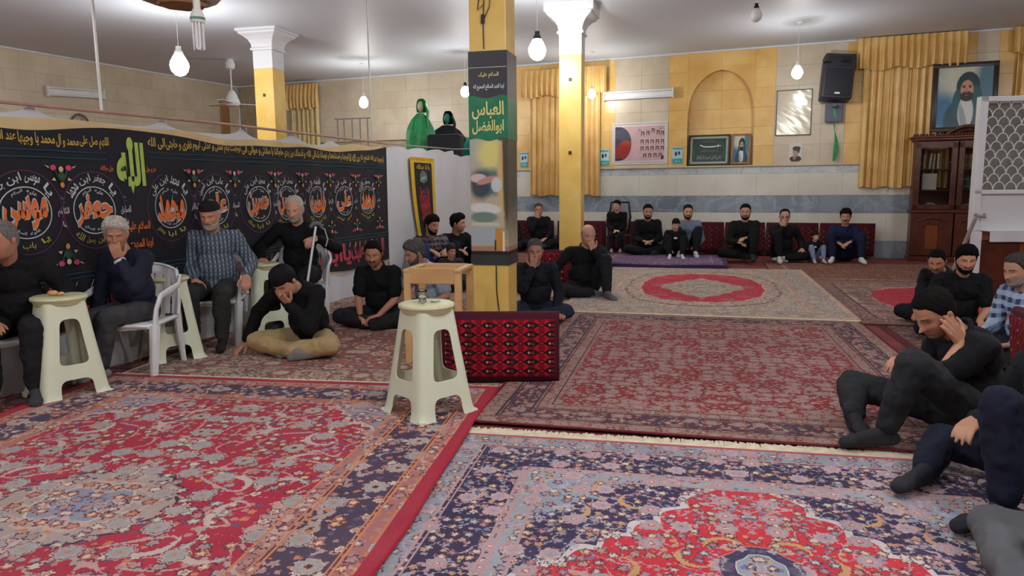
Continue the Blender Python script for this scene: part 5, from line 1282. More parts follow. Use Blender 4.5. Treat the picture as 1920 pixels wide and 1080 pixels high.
def hand(w, d, n, side, curl=.35, spread=1.0, s=1.0):
    """palm and five fingers; d finger direction, n palm normal"""
    d = nrm(d); n = np.array(n, float); n = nrm(n - d * d.dot(n)); l = np.cross(d, n) * (1 if side > 0 else -1)
    P = []
    w = np.array(w, float)
    base = [(.032, .092, .068), (.011, .097, .078), (-.011, .094, .072), (-.031, .086, .056)]
    for lat, fd, L in base:
        k = w + (d * fd + l * lat) * s
        P.append(('c', w + (d * .012 + l * lat * .55) * s, k, .0155 * s, .0125 * s))
        P.append(('c', w + (d * .03 + l * lat * .8 - n * 0) * s, k, .0135 * s, .012 * s))
        dr = nrm(d + l * lat * 3.2 * spread); q = k
        for seg, (fr, r0_, r1_) in enumerate([(.45, .0105, .0098), (.30, .0098, .009), (.25, .009, .0078)]):
            a = curl * (.8 if seg == 0 else 1.1); dr = nrm(dr * math.cos(a) + n * math.sin(a) - 0 * l)
            nn = nrm(n - dr * dr.dot(n)); q2 = q + dr * L * fr * s
            P.append(('c', q, q2, r0_ * s, r1_ * s)); q = q2
            n_ = nn
    P.append(('e', w + d * .05 * s + n * .004 * s, (.036 * s, .046 * s, .013 * s), np.column_stack([l, d, n])))
    th = w + (d * .022 + l * .022) * s; t1 = th + nrm(d * .55 + l * .85 + n * .25) * .042 * s; t2 = t1 + nrm(d * .85 + l * .5 + n * .3) * .034 * s; t3 = t2 + nrm(d * .95 + l * .15 + n * .45) * .026 * s
    P += [('c', th, t1, .017 * s, .0135 * s), ('c', t1, t2, .0125 * s, .0108 * s), ('c', t2, t3, .0108 * s, .009 * s)]
    return P
G_ = lambda x, c, s: np.exp(-((x - c) / s) ** 2)
def head_grid(nu, nv):
    v = np.linspace(.02, PI - .02, nv + 1)[:, None]; u = np.linspace(0, 2 * PI, nu, endpoint=False)[None, :]
    ua = u - .42 * np.sin(u)
    sv = np.where(np.cos(v) > 0, (1 - np.clip(np.cos(v), 0, 1) ** 2.7) ** (1 / 2.7), np.sin(v))
    dx = np.sin(ua) * sv; dy = np.cos(ua) * sv; dz = np.cos(v) * np.ones_like(ua)
    X_ = .0755 * dx; Y_ = np.where(dy > 0, .094, .102) * dy; Z_ = .118 * dz
    t = np.clip(-Z_ / .118, 0, 1); X_ = X_ * (1 - .16 * t ** 2) * (1 + .10 * np.clip(1 - abs(t - .75) / .25, 0, 1)); Y_ = Y_ + .030 * t ** 1.6
    Y_ = np.where(dy < 0, Y_ * (1 - .45 * t ** 1.5), Y_)
    fr = np.clip(dy * 1.6, 0, 1); ax = np.abs(X_)
    prof = np.interp(Z_, [-.042, -.036, -.029, -.012, .018, .026], [0, .75, 1, .62, .22, 0])
    B = .026 * G_(X_, 0, .0105) * prof + .009 * G_(X_, 0, .019) * G_(Z_, -.031, .008)
    B += -.011 * G_(ax, .030, .017) * G_(Z_, .005, .013) + .0055 * G_(ax, .028, .024) * G_(Z_, .026, .008) + .006 * G_(ax, .046, .02) * G_(Z_, -.022, .018)
    B += .006 * G_(X_, 0, .021) * (G_(Z_, -.0515, .0048) + 1.1 * G_(Z_, -.062, .0055)) - .004 * G_(X_, 0, .024) * G_(Z_, -.0565, .003)
    B += .008 * G_(X_, 0, .022) * G_(Z_, -.094, .014) - .003 * G_(X_, 0, .03) * G_(Z_, -.076, .006) + .0035 * G_(ax, .030, .011) * G_(Z_, .003, .006)
    Y_ = Y_ + B * fr
    az = np.degrees(np.arccos(np.clip(np.cos(ua), -1, 1))) * np.ones_like(Z_)
    return X_, Y_, Z_, az, fr
def hairline(az, style):
    front = {'short': .080, 'receding': .100, 'thick': .066, 'bald': .2, 'child': .058, 'fringe': .048}[style]
    if style == 'bald': hl = np.interp(az, [0, 78, 84, 100, 125, 180], [.2, .2, -.01, .008, -.06, -.07])
    else: hl = np.interp(az, [0, 38, 56, 74, 84, 96, 108, 130, 180], [front, front - .004, front - .025, .012, -.022, .012, -.02, -.062, -.07])
    return hl
def to_mesh(V, F): me = bpy.data.meshes.new('m'); me.from_pydata([tuple(p) for p in V], [], F); return me
SKIN, t, b = new_mat('skin', .55, .4)
at = t.nodes.new('ShaderNodeAttribute'); at.attribute_name = 'tone'
o, x, y, z = objco(t); mm = mixc(t, noisen(t, o, 30, 2) * .35, X(t, at.outputs['Color']), srgb(140, 70, 54)); 
t.links.new(mixc(t, .35, X(t, at.outputs['Color']), mm).o, b.inputs['Base Color'])
b.inputs['Subsurface Weight'].default_value = .0
def hairmat(c): return plain('hair_%d_%d_%d' % c, tuple(v * .8 for v in srgb(*c)), .9, .35, 60, bmp=.6, spec=.15)
def cloth(c, rough=.85): return plain('cloth_%d_%d_%d' % c, srgb(*c), rough, .14, 5, spec=.25)
def check(name, c1, c2, c3, sc):
    if name in MATS: return MATS[name]
    m, t, b = new_mat(name, .8, .2); o, x, y, z = objco(t)
    a = ((x + y * .45) * sc).frac().gt(.5); c = ((z + y * .3) * sc).frac().gt(.5)
    col = mixc(t, a, c1, c2); col = mixc(t, c * .75, col, c3); col = mixc(t, noisen(t, o, 40, 2) * .25, col, c1)
    t.links.new(col.o, b.inputs['Base Color']); MATS[name] = m; return m
EYEW = plain('eye_white', srgb(200, 190, 180), .2, .02); EYED = plain('iris_dark', srgb(28, 18, 14), .15, .05)
PEOPLE = []
def face(R_, c, skin, hairc, beardc, style, beard, near, stub, k):
    """returns head verts/faces/tones plus shells"""
    nu, nv = (88, 80) if near else (56, 52)
    X_, Y_, Z_, az, fr = head_grid(nu, nv)
    P = np.stack([X_, Y_, Z_], -1)
    col = np.zeros(P.shape) + np.array(skin)
    def paint(mask, c_): 
        nonlocal col
        mask = np.clip(mask, 0, 1)[..., None]; col = col * (1 - mask) + np.array(c_) * mask
    ax = abs(X_)
    sk = np.array(skin)
    paint(fr * .45 * G_(ax, .042, .022) * G_(Z_, -.02, .02), sk * np.array([1.1, .78, .72]))
    paint(fr * .55 * G_(X_, 0, .012) * G_(Z_, -.028, .012), sk * np.array([1.08, .8, .74]))
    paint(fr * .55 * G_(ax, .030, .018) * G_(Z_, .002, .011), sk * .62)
    paint(fr * .9 * (G_(X_, 0, .024) ** 2) * G_(Z_, -.0575, .0075) ** 2, sk * np.array([.78, .46, .46]))
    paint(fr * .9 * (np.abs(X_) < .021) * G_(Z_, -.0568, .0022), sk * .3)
    bc = np.array(hairc) if beardc is None else np.array(beardc)
    paint(fr * .95 * (ax > .011) * (ax < .048) * G_(Z_, .0275 - (ax - .03) ** 2 * 3, .0048) ** 2, np.array(hairc) * .9)
    paint(fr * .95 * G_(ax, .030, .0125) ** 3 * G_(Z_, .0045, .0042) ** 3, V3(.03, .02, .018))
    jaw = (Z_ < np.interp(az, [0, 16, 30, 55, 74, 86, 92], [-.070, -.062, -.058, -.052, -.022, .004, .004])) & (az < 90)
    if beard == 'short': stub = max(stub, .72)
    if stub: paint((jaw | ((fr * (ax < .03) * (Z_ < -.0375) * (Z_ > -.048)) > .4)) * stub, bc * .6 + sk * .25)
    lipm = (ax < .024) & (Z_ < -.047) & (Z_ > -.068)
    Vw = (P.reshape(-1, 3) * k) @ R_.T + c
    F = []
    for j in range(nv):
        for i in range(nu): F.append((j * nu + i, (j + 1) * nu + i, (j + 1) * nu + (i + 1) % nu, j * nu + (i + 1) % nu))
    top = len(Vw); Vw = np.vstack([Vw, c + R_ @ V3(0, 0, .118 * k), c + R_ @ V3(0, .03 * k, -.118 * k)])
    for i in range(nu): F.append((top, i, (i + 1) % nu)); F.append((top + 1, nv * nu + (i + 1) % nu, nv * nu + i))
    C = np.vstack([col.reshape(-1, 3), sk, sk])
    nrmv = P / np.linalg.norm(P, axis=-1, keepdims=True)
    def shell(mask, thick, jitter=.0015):
        rnd = np.random.RandomState(int(abs(c[0]) * 1000) % 1000)
        T = np.where(mask, thick, -.004)
        T = T + rnd.uniform(-jitter, jitter, T.shape) * (T > 0)
        Q = P + nrmv * T[..., None]
        Q = (Q.reshape(-1, 3) * k) @ R_.T + c
        mk = mask.reshape(-1); grow = mask.copy()
        for sh_, ax_ in ((1, 1), (-1, 1), (1, 0), (-1, 0)):
            r2 = np.roll(mask, sh_, ax_)
            if ax_ == 0: r2[0 if sh_ == 1 else -1] = mask[0 if sh_ == 1 else -1]
            grow |= r2
        gm = grow.reshape(-1); FF = [f for f in F if all(q < nu * (nv + 1) and gm[q] for q in f)]
        if mask[0].any():
            tp = len(Q); Q = np.vstack([Q, c + R_ @ V3(0, 0, (.118 + float(thick[0].mean() if hasattr(thick, 'mean') else thick)) * k)])
            FF += [(tp, i, (i + 1) % nu) for i in range(nu)]
        used = sorted({q for f in FF for q in f}); mp = {q: i for i, q in enumerate(used)}
        return Q[used], [tuple(mp[q] for q in f) for f in FF]
    shells = {}
    if style and style != 'none':
        hl = hairline(az, style); d = Z_ - hl
        T_ = {'short': .009, 'receding': .007, 'thick': .019, 'bald': .008, 'child': .013, 'fringe': .015}[style]
        T_ = T_ * np.where((az > 62) & (Z_ < .04), .45, 1.0)
        th = T_ * np.clip(d / .018, .15, 1) ** .6 * (1 + .12 * np.sin(az * .3 + Z_ * 120))
        if style in ('thick',): th = th * (1 + .5 * np.clip(Z_ / .12, 0, 1) * (az < 90))
        shells['hair'] = shell((d > 0) & (Z_ < .05 if style == 'bald' else Z_ < 1), th)
    if beard:
        L = {'short': .006, 'full': .014, 'long': .024, 'moustache': .006}[beard]
        mou = fr * 1.0 * ((ax < .031) & (Z_ < -.0375) & (Z_ > -.0485 - .0 * ax)) > .5
        if beard == 'moustache': msk = mou; th = np.full(Z_.shape, L)
        else:
            msk = (jaw & (az < 90) & (Z_ < .02)) & ~lipm | mou
            if beard == 'short': msk = (msk & ((Z_ < -.072) | (az > 40))) | mou
            msk = msk & ((Z_ > -.112))
            th = L * (.35 + .65 * np.clip((-Z_ - .04) / .05, 0, 1)) * np.ones_like(Z_)
        shells['beard'] = shell(msk, th, .001)
    return Vw, F, C, shells
def person(label, loc, rz, seat='floor', legs='cross', lean=8, twist=0, hy=0, hp=0, hr=0, hands=None, shirt=(24, 24, 28), sleeve='long', trousers=(26, 27, 32), socks=(60, 60, 64),
           skin=(188, 142, 116), hair='short', hairc=(30, 24, 22), beard=None, beardc=None, stub=0, s=1.0, near=True, cap=None, build_=1.0, shirtmat=None, zbase=0.012, slump=10, collar=True, trmat=None, eyes=False, glasses=False, fat=0.0, feet=None, cuff=0, emblem=0):
    vox = .0062 if near else .0085
    if near == 2: vox = .0052
    B_ = build_; sz = {'floor': 0.0, 'chair': .40}.get(seat, seat)
    tw = rotz(R(twist))
    hipz = sz + .10
    p0 = V3(0, 0, hipz)
    L1 = rotx(-R(lean)); p1 = p0 + L1 @ V3(0, 0, .20); L2 = rotx(-R(lean + slump * .5)); p2 = p1 + L2 @ V3(0, 0, .20)
    L3 = rotx(-R(lean + slump)); p3 = p2 + L3 @ V3(0, 0, .115); HN = rotx(-R(lean * .6 + slump + max(hp, 0) * .45)); 
    hc = p3 + HN @ V3(0, .020, .162)
    p2 = p2.copy()
    Rh = rotz(R(hy)) @ rotx(-R(hp)) @ roty(R(hr))
    ChR = L3 @ tw
    shs = {q: p2 + ChR @ V3(q * .178 * B_, .0, .065) for q in (-1, 1)}
    hips = {q: V3(q * .095, .02, hipz - .01) for q in (-1, 1)}
    # legs
    Lk = {}
    if legs == 'cross':
        for q in (-1, 1): Lk[q] = (V3(q * .34, .30, sz + .115), V3(-q * .10, .36 + .05 * (q > 0), sz + .065), V3(-q * .26, .26 + .05 * (q > 0), sz + .05))
    elif legs == 'chair':
        for q in (-1, 1): Lk[q] = (V3(q * .13, .42, sz + .10), V3(q * .12, .44, .09), V3(q * .14, .62, .035))
    elif legs == 'knees':
        for q in (-1, 1): Lk[q] = (V3(q * .17, .36, .46), V3(q * .13, .52, .09), V3(q * .15, .70, .035))
    elif legs in ('kneeR', 'kneeL'):
        u = 1 if legs == 'kneeR' else -1
        Lk[u] = (V3(u * .14, .36, .47), V3(u * .11, .50, .09), V3(u * .12, .69, .035)); Lk[-u] = (V3(-u * .36, .28, .115), V3(u * .02, .34, .07), V3(u * .18, .30, .05))
    elif legs == 'side':
        for q in (-1, 1): Lk[q] = (V3(q * .22 + .10, .40, .12), V3(.30, .10 + .10 * q, .06), V3(.42, -.02 + .1 * q, .05))
    if feet: Lk.update(feet)
    body = []; tr = []; sh = []; sockp = {}
    # trunk core, neck
    body += [('c', p0 + V3(0, 0, .05), p2, .085, .08), ('c', p2, p3, .07, .058), ('c', p3 - HN @ V3(0, .0, .03), hc + Rh @ V3(0, -.018, -.055), .060, .056)]
    for q in (-1, 1):
        kn, an, toe = [np.array(v, float) for v in Lk[q]]
        body += [('c', hips[q], kn, .06, .04), ('c', kn, an, .04, .036)]
        tr += [('c', hips[q] + V3(0, 0, .01), kn, .104 * B_, .082), ('c', kn, kn + (an - kn) * .5, .082, .074), ('c', kn + (an - kn) * .45, kn + (an - kn) * .88, .074, .060)]
        fd = nrm(toe - an); heel = an - V3(fd[0], fd[1], 0) * .045 - V3(0, 0, .035)
        body += [('c', an, toe, .03, .022)]
        sockp[q] = [('c', an + (kn - an) * .18, an, .040, .040), ('c', an, heel, .038, .034), ('c', heel, toe, .034, .030), ('c', an, toe - fd * .03, .036, .028), ('c', toe - fd * .05 + np.cross(fd, V3(0, 0, 1)) * .018, toe + np.cross(fd, V3(0, 0, 1)) * .016, .028, .022), ('c', toe - fd * .05 - np.cross(fd, V3(0, 0, 1)) * .018, toe - np.cross(fd, V3(0, 0, 1)) * .016, .028, .022)]
    tr += [('e', p0 - V3(0, .01, .0), (.175 * B_, .14, .105))]
    sh += [('e', p0 + V3(0, 0, .045), (.182 * B_ + fat * .5, .142 + fat, .11)), ('e', p1 + L1 @ V3(0, .01 + fat * .5, -.02), (.176 * B_ + fat * .6, .136 + fat, .18)), ('e', p2 + L3 @ V3(0, .0, -.02), (.184 * B_, .130, .155)),
           ('c', shs[-1] * .75 + p2 * .25 + V3(0, 0, -.01), shs[1] * .75 + p2 * .25 + V3(0, 0, -.01), .075, .075)]
    for q in (-1, 1): sh += [('c', p3 + V3(0, 0, -.035) - HN @ V3(0, .01, 0), shs[q] + V3(0, 0, -.005), .060, .062)]
    cuffp = None
    ha = {1: dict(t=(.16, .34, hipz + .10), d=(-.5, .8, -.2), n=(0, 0, -1), pole=(.28, -.25, -.5), curl=.35), -1: dict(t=(-.16, .34, hipz + .10), d=(.5, .8, -.2), n=(0, 0, -1), pole=(-.28, -.25, -.5), curl=.35)}
    for q, dct in (hands or {}).items(): ha[q].update(dct)
    for q in (-1, 1):
        h_ = ha[q]; tgt = np.array(h_['t'], float)
        if h_.get('face') is not None: tgt = hc + Rh @ (np.array(h_['face'], float) * 1.0); 
        pole = shs[q] + np.array(h_['pole'], float)
        el, wr = ik(shs[q], tgt, .285, .255, pole)
        d_ = np.array(h_['d'], float); n_ = np.array(h_['n'], float)
        if h_.get('face') is not None: d_ = Rh @ d_; n_ = Rh @ n_
        if h_.get('along'): d_ = wr - el
        body += [('c', shs[q], el, .045, .040), ('c', el, wr + (el - wr) * .08, .041, .027), ('c', wr + (el - wr) * .1, wr, .027, .024)]
        body += hand(wr, d_, n_, q, h_['curl'], h_.get('spread', 1.0))
        if cuff == q: cuffp = (wr, el)
        if sleeve == 'long':
            sh += [('c', shs[q], el, .070 * (B_ * .5 + .5), .064), ('c', el, wr + (el - wr) * .10, .064, .048)]
        elif sleeve == 'rolled': sh += [('c', shs[q], el, .070, .062), ('c', el, el + (wr - el) * .30, .062, .056)]
        else: sh += [('c', shs[q], shs[q] + (el - shs[q]) * .72, .073, .072)]
    # ears
    for q in (-1, 1): body += [('e', hc + Rh @ V3(q * .082, -.010, -.006), (.009, .019, .031), Rh @ roty(q * .25) @ rotx(-.15)), ('e', hc + Rh @ V3(q * .074, -.005, -.01), (.012, .014, .022), Rh)]
    body += [('e', hc + Rh @ V3(0, -.01, .005), (.055, .065, .085), Rh)]
    bo = blob(body, vox, 2, .45 if near else .35)
    to = blob(tr, .010 if near else .014, 6, .6, .024); so = blob(sh, .010 if near else .014, 6, .6, .024)
    sk_ = {q: blob(sockp[q], .009, 3, .6) for q in (-1, 1)}
    hcol = srgb(*hairc); bcol = srgb(*beardc) if beardc else hcol
    Vw, F, C, shells = face(Rh, hc, srgb(*skin), hcol, bcol, hair, beard, near, stub, 1.06)
    PEOPLE.append(dict(label=label, loc=loc, rz=rz, s=s, body=bo, tr=to, sh=so, sk=sk_, head=(Vw, F, C), shells=shells, skin=srgb(*skin), hm=hairmat(tuple(hairc)), bm=hairmat(tuple(beardc or hairc)),
                       shm=shirtmat or cloth(tuple(shirt)), trm=trmat or cloth(tuple(trousers)), skm=(cloth(tuple(socks)) if socks else SKIN), cap=cap, Rh=Rh, hc=hc, near=near, eyes=eyes, glasses=glasses, z=zbase, collar=(p3 + HN @ V3(0, 0, -.008), HN) if collar else None, cuff=cuffp, emb=(p2 + L3 @ V3(.0, .128, -.02), L3) if emblem else None))
    return PEOPLE[-1]
def finish(ob, mesh, mat, name, parent, s, ground=None):
    V = np.empty(len(mesh.vertices) * 3); mesh.vertices.foreach_get('co', V); V = V.reshape(-1, 3) * s
    if ground is not None: V[:, 2] = np.maximum(V[:, 2], ground)
    mesh.vertices.foreach_set('co', V.ravel()); mesh.update()
    mesh.materials.clear(); mesh.materials.append(mat); mesh.polygons.foreach_set('use_smooth', [True] * len(mesh.polygons))
    o = bpy.data.objects.new(name, mesh); COL.objects.link(o); o.parent = parent; return o
def bake_people():
    bpy.context.view_layer.update(); dg = bpy.context.evaluated_depsgraph_get()
    me = {o.name: bpy.data.meshes.new_from_object(o.evaluated_get(dg)) for o in JOBS}
    for P in PEOPLE:
        s = P['s']; bm_ = me[P['body'].name]; n = len(bm_.vertices)
        V = np.empty(n * 3); bm_.vertices.foreach_get('co', V); V = V.reshape(-1, 3)
        F = [tuple(p.vertices) for p in bm_.polygons]
        hv, hf, hcx = P['head']
        V2 = np.vstack([V, hv]) * s; F2 = F + [tuple(i + n for i in f) for f in hf]
        V2[:, 2] = np.maximum(V2[:, 2], .002)
        m2 = to_mesh(V2, F2); m2.name = 'person'
        ca = m2.color_attributes.new('tone', 'FLOAT_COLOR', 'POINT')
        cc = np.ones((len(V2), 4)); cc[:n, :3] = P['skin']; cc[n:, :3] = hcx; ca.data.foreach_set('color', cc.ravel())
        m2.materials.append(SKIN); m2.polygons.foreach_set('use_smooth', [True] * len(m2.polygons))
        o = bpy.data.objects.new('person', m2); COL.objects.link(o); o.location = (P['loc'][0], P['loc'][1], P['z']); o.rotation_euler.z = P['rz']
        tag(o, P['label'], 'person')
        finish(None, me[P['sh'].name], P['shm'], 'shirt', o, s, .004); finish(None, me[P['tr'].name], P['trm'], 'trousers', o, s, .002)
        for q in (-1, 1): finish(None, me[P['sk'][q].name], P['skm'], 'sock' if P['skm'] is not SKIN else 'foot', o, s, .0)
        if P['skm'] is SKIN:
            for ch in o.children:
                if ch.name.startswith('foot'):
                    ca = ch.data.color_attributes.new('tone', 'FLOAT_COLOR', 'POINT'); cc = np.ones((len(ch.data.vertices), 4)); cc[:, :3] = P['skin']; ca.data.foreach_set('color', cc.ravel())
        for nm, (Q, FF) in P['shells'].items():
            if len(FF): finish(None, to_mesh(Q, FF), P['hm'] if nm == 'hair' else P['bm'], nm, o, s)
        Rh, hc = P['Rh'], P['hc']
        if P['near'] and P['collar'] is not None:
            c0_, R3 = P['collar']; b_ = MB()
            pts = [tuple((c0_ + R3 @ V3(.070 * math.sin(a), .078 * math.cos(a) - .004, .006 - .022 * math.cos(a))) * s) for a in [(-165 + 330 * i / 20 + 180) * PI / 180 for i in range(21)]]
            b_.tube(pts, [.010 * s] * 21, 8, flat=1.3); b_.build('collar', P['shm'], o, 'all')
        if P['cuff'] is not None:
            w_, e_ = P['cuff']; b_ = MB().tube([tuple((w_ + (e_ - w_) * .09) * s), tuple((w_ + (e_ - w_) * .01) * s)], [.046 * s, .044 * s], 14); b_.build('shirt_cuff', WSH, o, 'all')
        if P['emb'] is not None:
            e0, R3 = P['emb']; MB().ell(tuple(e0 * s), (.045 * s, .014 * s, .028 * s), Matrix(R3.tolist()), 12, 6).build('shirt_print', WPR, o, 'all')
        if P['cap']:
            b_ = MB(); n_ = 28; k_ = 10; z0, tall = P['cap'][1], P['cap'][2]
            for j in range(k_ + 1):
                ph = PI / 2 * j / k_; rr_ = math.cos(ph) ** .55 * (1.0)
                for i in range(n_):
                    a = 2 * PI * i / n_; f = 1 + .012 * math.sin(a * 9 + j)
                    q = V3(.089 * rr_ * math.cos(a) * f, .110 * rr_ * math.sin(a) * f - .004, z0 - .012 * math.sin(a) * (-1) + tall * math.sin(ph))
                    b_.v.append(tuple((Rh @ q + hc) * s))
            for j in range(k_):
                for i in range(n_): b_.f.append((j * n_ + i, j * n_ + (i + 1) % n_, (j + 1) * n_ + (i + 1) % n_, (j + 1) * n_ + i)); b_.m.append(0)
            b_.f.append(tuple(k_ * n_ + i for i in range(n_))); b_.m.append(0)
            c_ = b_.build('cap', cloth(P['cap'][0]), o, 'all')
        if P['eyes']:
            for q in (-1, 1):
                b_ = MB(); p = (Rh @ V3(q * .032, .0800, .0048) + hc) * s
                M = Matrix(Rh.tolist())
                b_.ell(p, (.0112 * s, .008 * s, .0034 * s), M, 12, 8, 0); p2 = (Rh @ V3(q * .032, .0853, .0048) + hc) * s; b_.ell(p2, (.0044 * s, .004 * s, .0033 * s), M, 10, 6, 1)
                b_.build('eye', [EYEW, EYED], o, 'all')
        if P['glasses']:
            b_ = MB()
            for q in (-1, 1):
                pts = [tuple((Rh @ V3(q * .031 + .024 * math.cos(a), .098, .002 + .017 * math.sin(a)) + hc) * s) for a in [i * PI / 8 for i in range(17)]]
                b_.tube(pts, .0028 * s, 5, caps=False); b_.tube([tuple((Rh @ V3(q * .055, .096, .008) + hc) * s), tuple((Rh @ V3(q * .080, .0, .008) + hc) * s)], .0024 * s, 5)
            b_.tube([tuple((Rh @ V3(-.008, .10, .008) + hc) * s), tuple((Rh @ V3(.008, .10, .008) + hc) * s)], .0026 * s, 5)
            b_.build('glasses', BLK, o, True)
    for o in JOBS: bpy.data.objects.remove(o)
    JOBS.clear()
MOUTH = lambda q, **k: dict(face=(q * .045, .125, -.175), d=(-q * .22, -.10, 1), n=(-q * .1, -1, -.1), curl=.42, pole=(q * .25, .05, -.5), **k)
GREY = (126, 122, 120); WHITE = (206, 204, 198); BLKH = (26, 22, 22)
bk = (20, 21, 26)
P_ = person
# row on plastic chairs
P_('grey haired man in black cut by the photo edge, on a plastic armchair', (-3.50, 5.12), R(205), 'chair', 'chair', 22, hy=-38, hp=14, shirt=(24, 24, 28), trousers=(30, 30, 34), hair='receding', hairc=(128, 124, 122), stub=.4, beardc=(120, 116, 112), skin=(182, 130, 104), fat=.02, hands={1: dict(t=(.12, .36, .56)), -1: dict(t=(-.2, .25, .58))})
P_('white haired man in dark blue jacket covering his mouth with one hand', (-2.96, 5.72), R(172), 'chair', 'chair', 10, hy=28, hp=12, shirt=(30, 34, 52), trousers=(62, 62, 66), socks=(140, 140, 142), hair='thick', hairc=(206, 202, 192), stub=.35, beardc=(190, 184, 176), skin=(172, 122, 98),
   hands={-1: dict(face=(-.02, .135, -.17), d=(.22, -.12, 1), n=(.1, -1, -.1), curl=.5, pole=(-.3, .1, -.6)), 1: dict(t=(.25, .18, .42), d=(0, .2, -1), n=(-1, 0, 0), curl=.4)}, s=.95, cuff=-1,
   feet={1: (V3(.12, .38, .50), V3(.14, .36, .09), V3(.20, .52, .035)), -1: (V3(-.02, .42, .50), V3(.06, .42, .09), V3(.12, .58, .035))})
P_('white bearded man with black cap and checked grey shirt on a plastic chair', (-2.76, 6.80), R(188), 'chair', 'chair', 0, hy=-6, hp=16, shirtmat=check('grey_check_shirt', srgb(126, 140, 156), srgb(44, 50, 64), srgb(72, 82, 98), 26), trousers=(48, 50, 50), socks=(34, 32, 34), hair='short', hairc=(196, 192, 184), beard='full', beardc=(196, 188, 178), skin=(198, 138, 114),
   cap=((28, 26, 28), .052, .085), fat=.03, s=1.02, hands={1: dict(t=(.13, .24, .60), d=(-.3, .8, -.6), curl=.7), -1: dict(t=(-.30, .20, .62), d=(-.1, .8, -.6), n=(0, -.4, -1), curl=.6)}, eyes=False)
P_('old white haired man in black leaning on a metal cane', (-2.22, 7.70), R(180), 'chair', 'chair', 5, hy=-4, hp=16, shirt=(16, 17, 22), trousers=(20, 20, 24), hair='receding', hairc=(204, 200, 194), beard='short', beardc=(186, 182, 176), skin=(208, 158, 134), s=1.05, build_=1.05,
   hands={1: dict(t=(.30, .30, .68), d=(-.2, .9, -.3), n=(0, -.2, -1), curl=.4, pole=(.5, -.3, -.2)), -1: dict(t=(-.24, .30, .88), d=(.45, .6, -.25), n=(.3, -.2, -1), curl=1.0, pole=(-.45, -.1, -.4))})
P_('man in black cap and khaki trousers sitting cross-legged with his head bowed', (-1.76, 6.36), R(163), 'floor', 'cross', 17, hy=-6, hp=44, slump=24, shirt=(16, 16, 21), trousers=(172, 148, 108), socks=(120, 120, 120), hair='short', hairc=(30, 26, 26), skin=(198, 148, 122), near=2, cap=((18, 18, 22), .042, .10),
   hands={-1: dict(face=(-.005, .11, -.15), d=(.15, -.05, 1), n=(.0, -1, -.2), curl=.25, pole=(-.25, .1, -.6), spread=1.6), 1: dict(t=(.47, .26, .10), d=(.4, .7, -.55), n=(0, 0, -1), curl=.25, pole=(.6, -.3, .3))}, eyes=False, s=1.05)
P_('man in black short sleeved shirt sitting cross-legged by the banner end', (-1.36, 7.62), R(168), 'floor', 'cross', 10, hy=10, hp=16, shirt=(14, 15, 19), sleeve='short', trousers=(32, 33, 38), socks=(30, 30, 34), hair='short', hairc=BLKH, beard='moustache', stub=.55, skin=(182, 130, 104), s=1.02, near=2,
   hands={1: dict(t=(.10, .36, .13), d=(-.7, .6, -.2), n=(.1, 0, -1), curl=.5), -1: dict(t=(-.10, .38, .15), d=(.8, .4, -.2), n=(0, 0, -1), curl=.5)}, eyes=True)
P_('grey haired man in pale blue shirt turned aside behind the wooden stand', (-.86, 8.0), R(150), 'floor', 'cross', 20, hy=-32, hp=18, shirt=(164, 178, 196), sleeve='short', trousers=(50, 52, 60), hair='thick', hairc=(96, 96, 96), beard='short', beardc=(96, 92, 90), skin=(182, 140, 116), s=1.04,
   hands={1: dict(t=(.2, .36, .16)), -1: dict(t=(-.15, .36, .18))})
P_('dark haired man in plaid short sleeved shirt and jeans by the narrow banner', (-1.27, 11.2), R(205), 'floor', 'knees', 4, hy=22, hp=10, shirtmat=check('brown_plaid_shirt', srgb(92, 78, 88), srgb(44, 38, 48), srgb(130, 116, 120), 14), sleeve='short', trousers=(38, 54, 92), hair='thick', hairc=BLKH, beard='short', stub=.6, s=1.13,
   hands={1: dict(t=(.12, .42, .45), d=(-.5, .8, -.3), curl=.4), -1: dict(t=(-.10, .42, .45), d=(.5, .8, -.3), curl=.4)}, near=False)
P_('man in black short sleeves looking aside against the white sheet', (-.95, 11.75), R(215), 'floor', 'knees', 6, hy=40, hp=4, shirt=(16, 16, 20), sleeve='short', trousers=(20, 20, 24), hair='thick', hairc=BLKH, stub=.45, s=1.13, near=False,
   hands={1: dict(t=(.16, .42, .42), d=(-.5, .8, -.3), curl=.4), -1: dict(t=(-.16, .42, .45), d=(.2, .8, -.6), curl=.4)})
P_('boy with brown hair peeking over the wooden stand', (-.86, 10.2), R(190), 'floor', 'cross', 8, hy=22, hp=4, shirt=(60, 52, 54), hair='child', hairc=(64, 46, 38), s=.72, near=False, skin=(200, 150, 124))
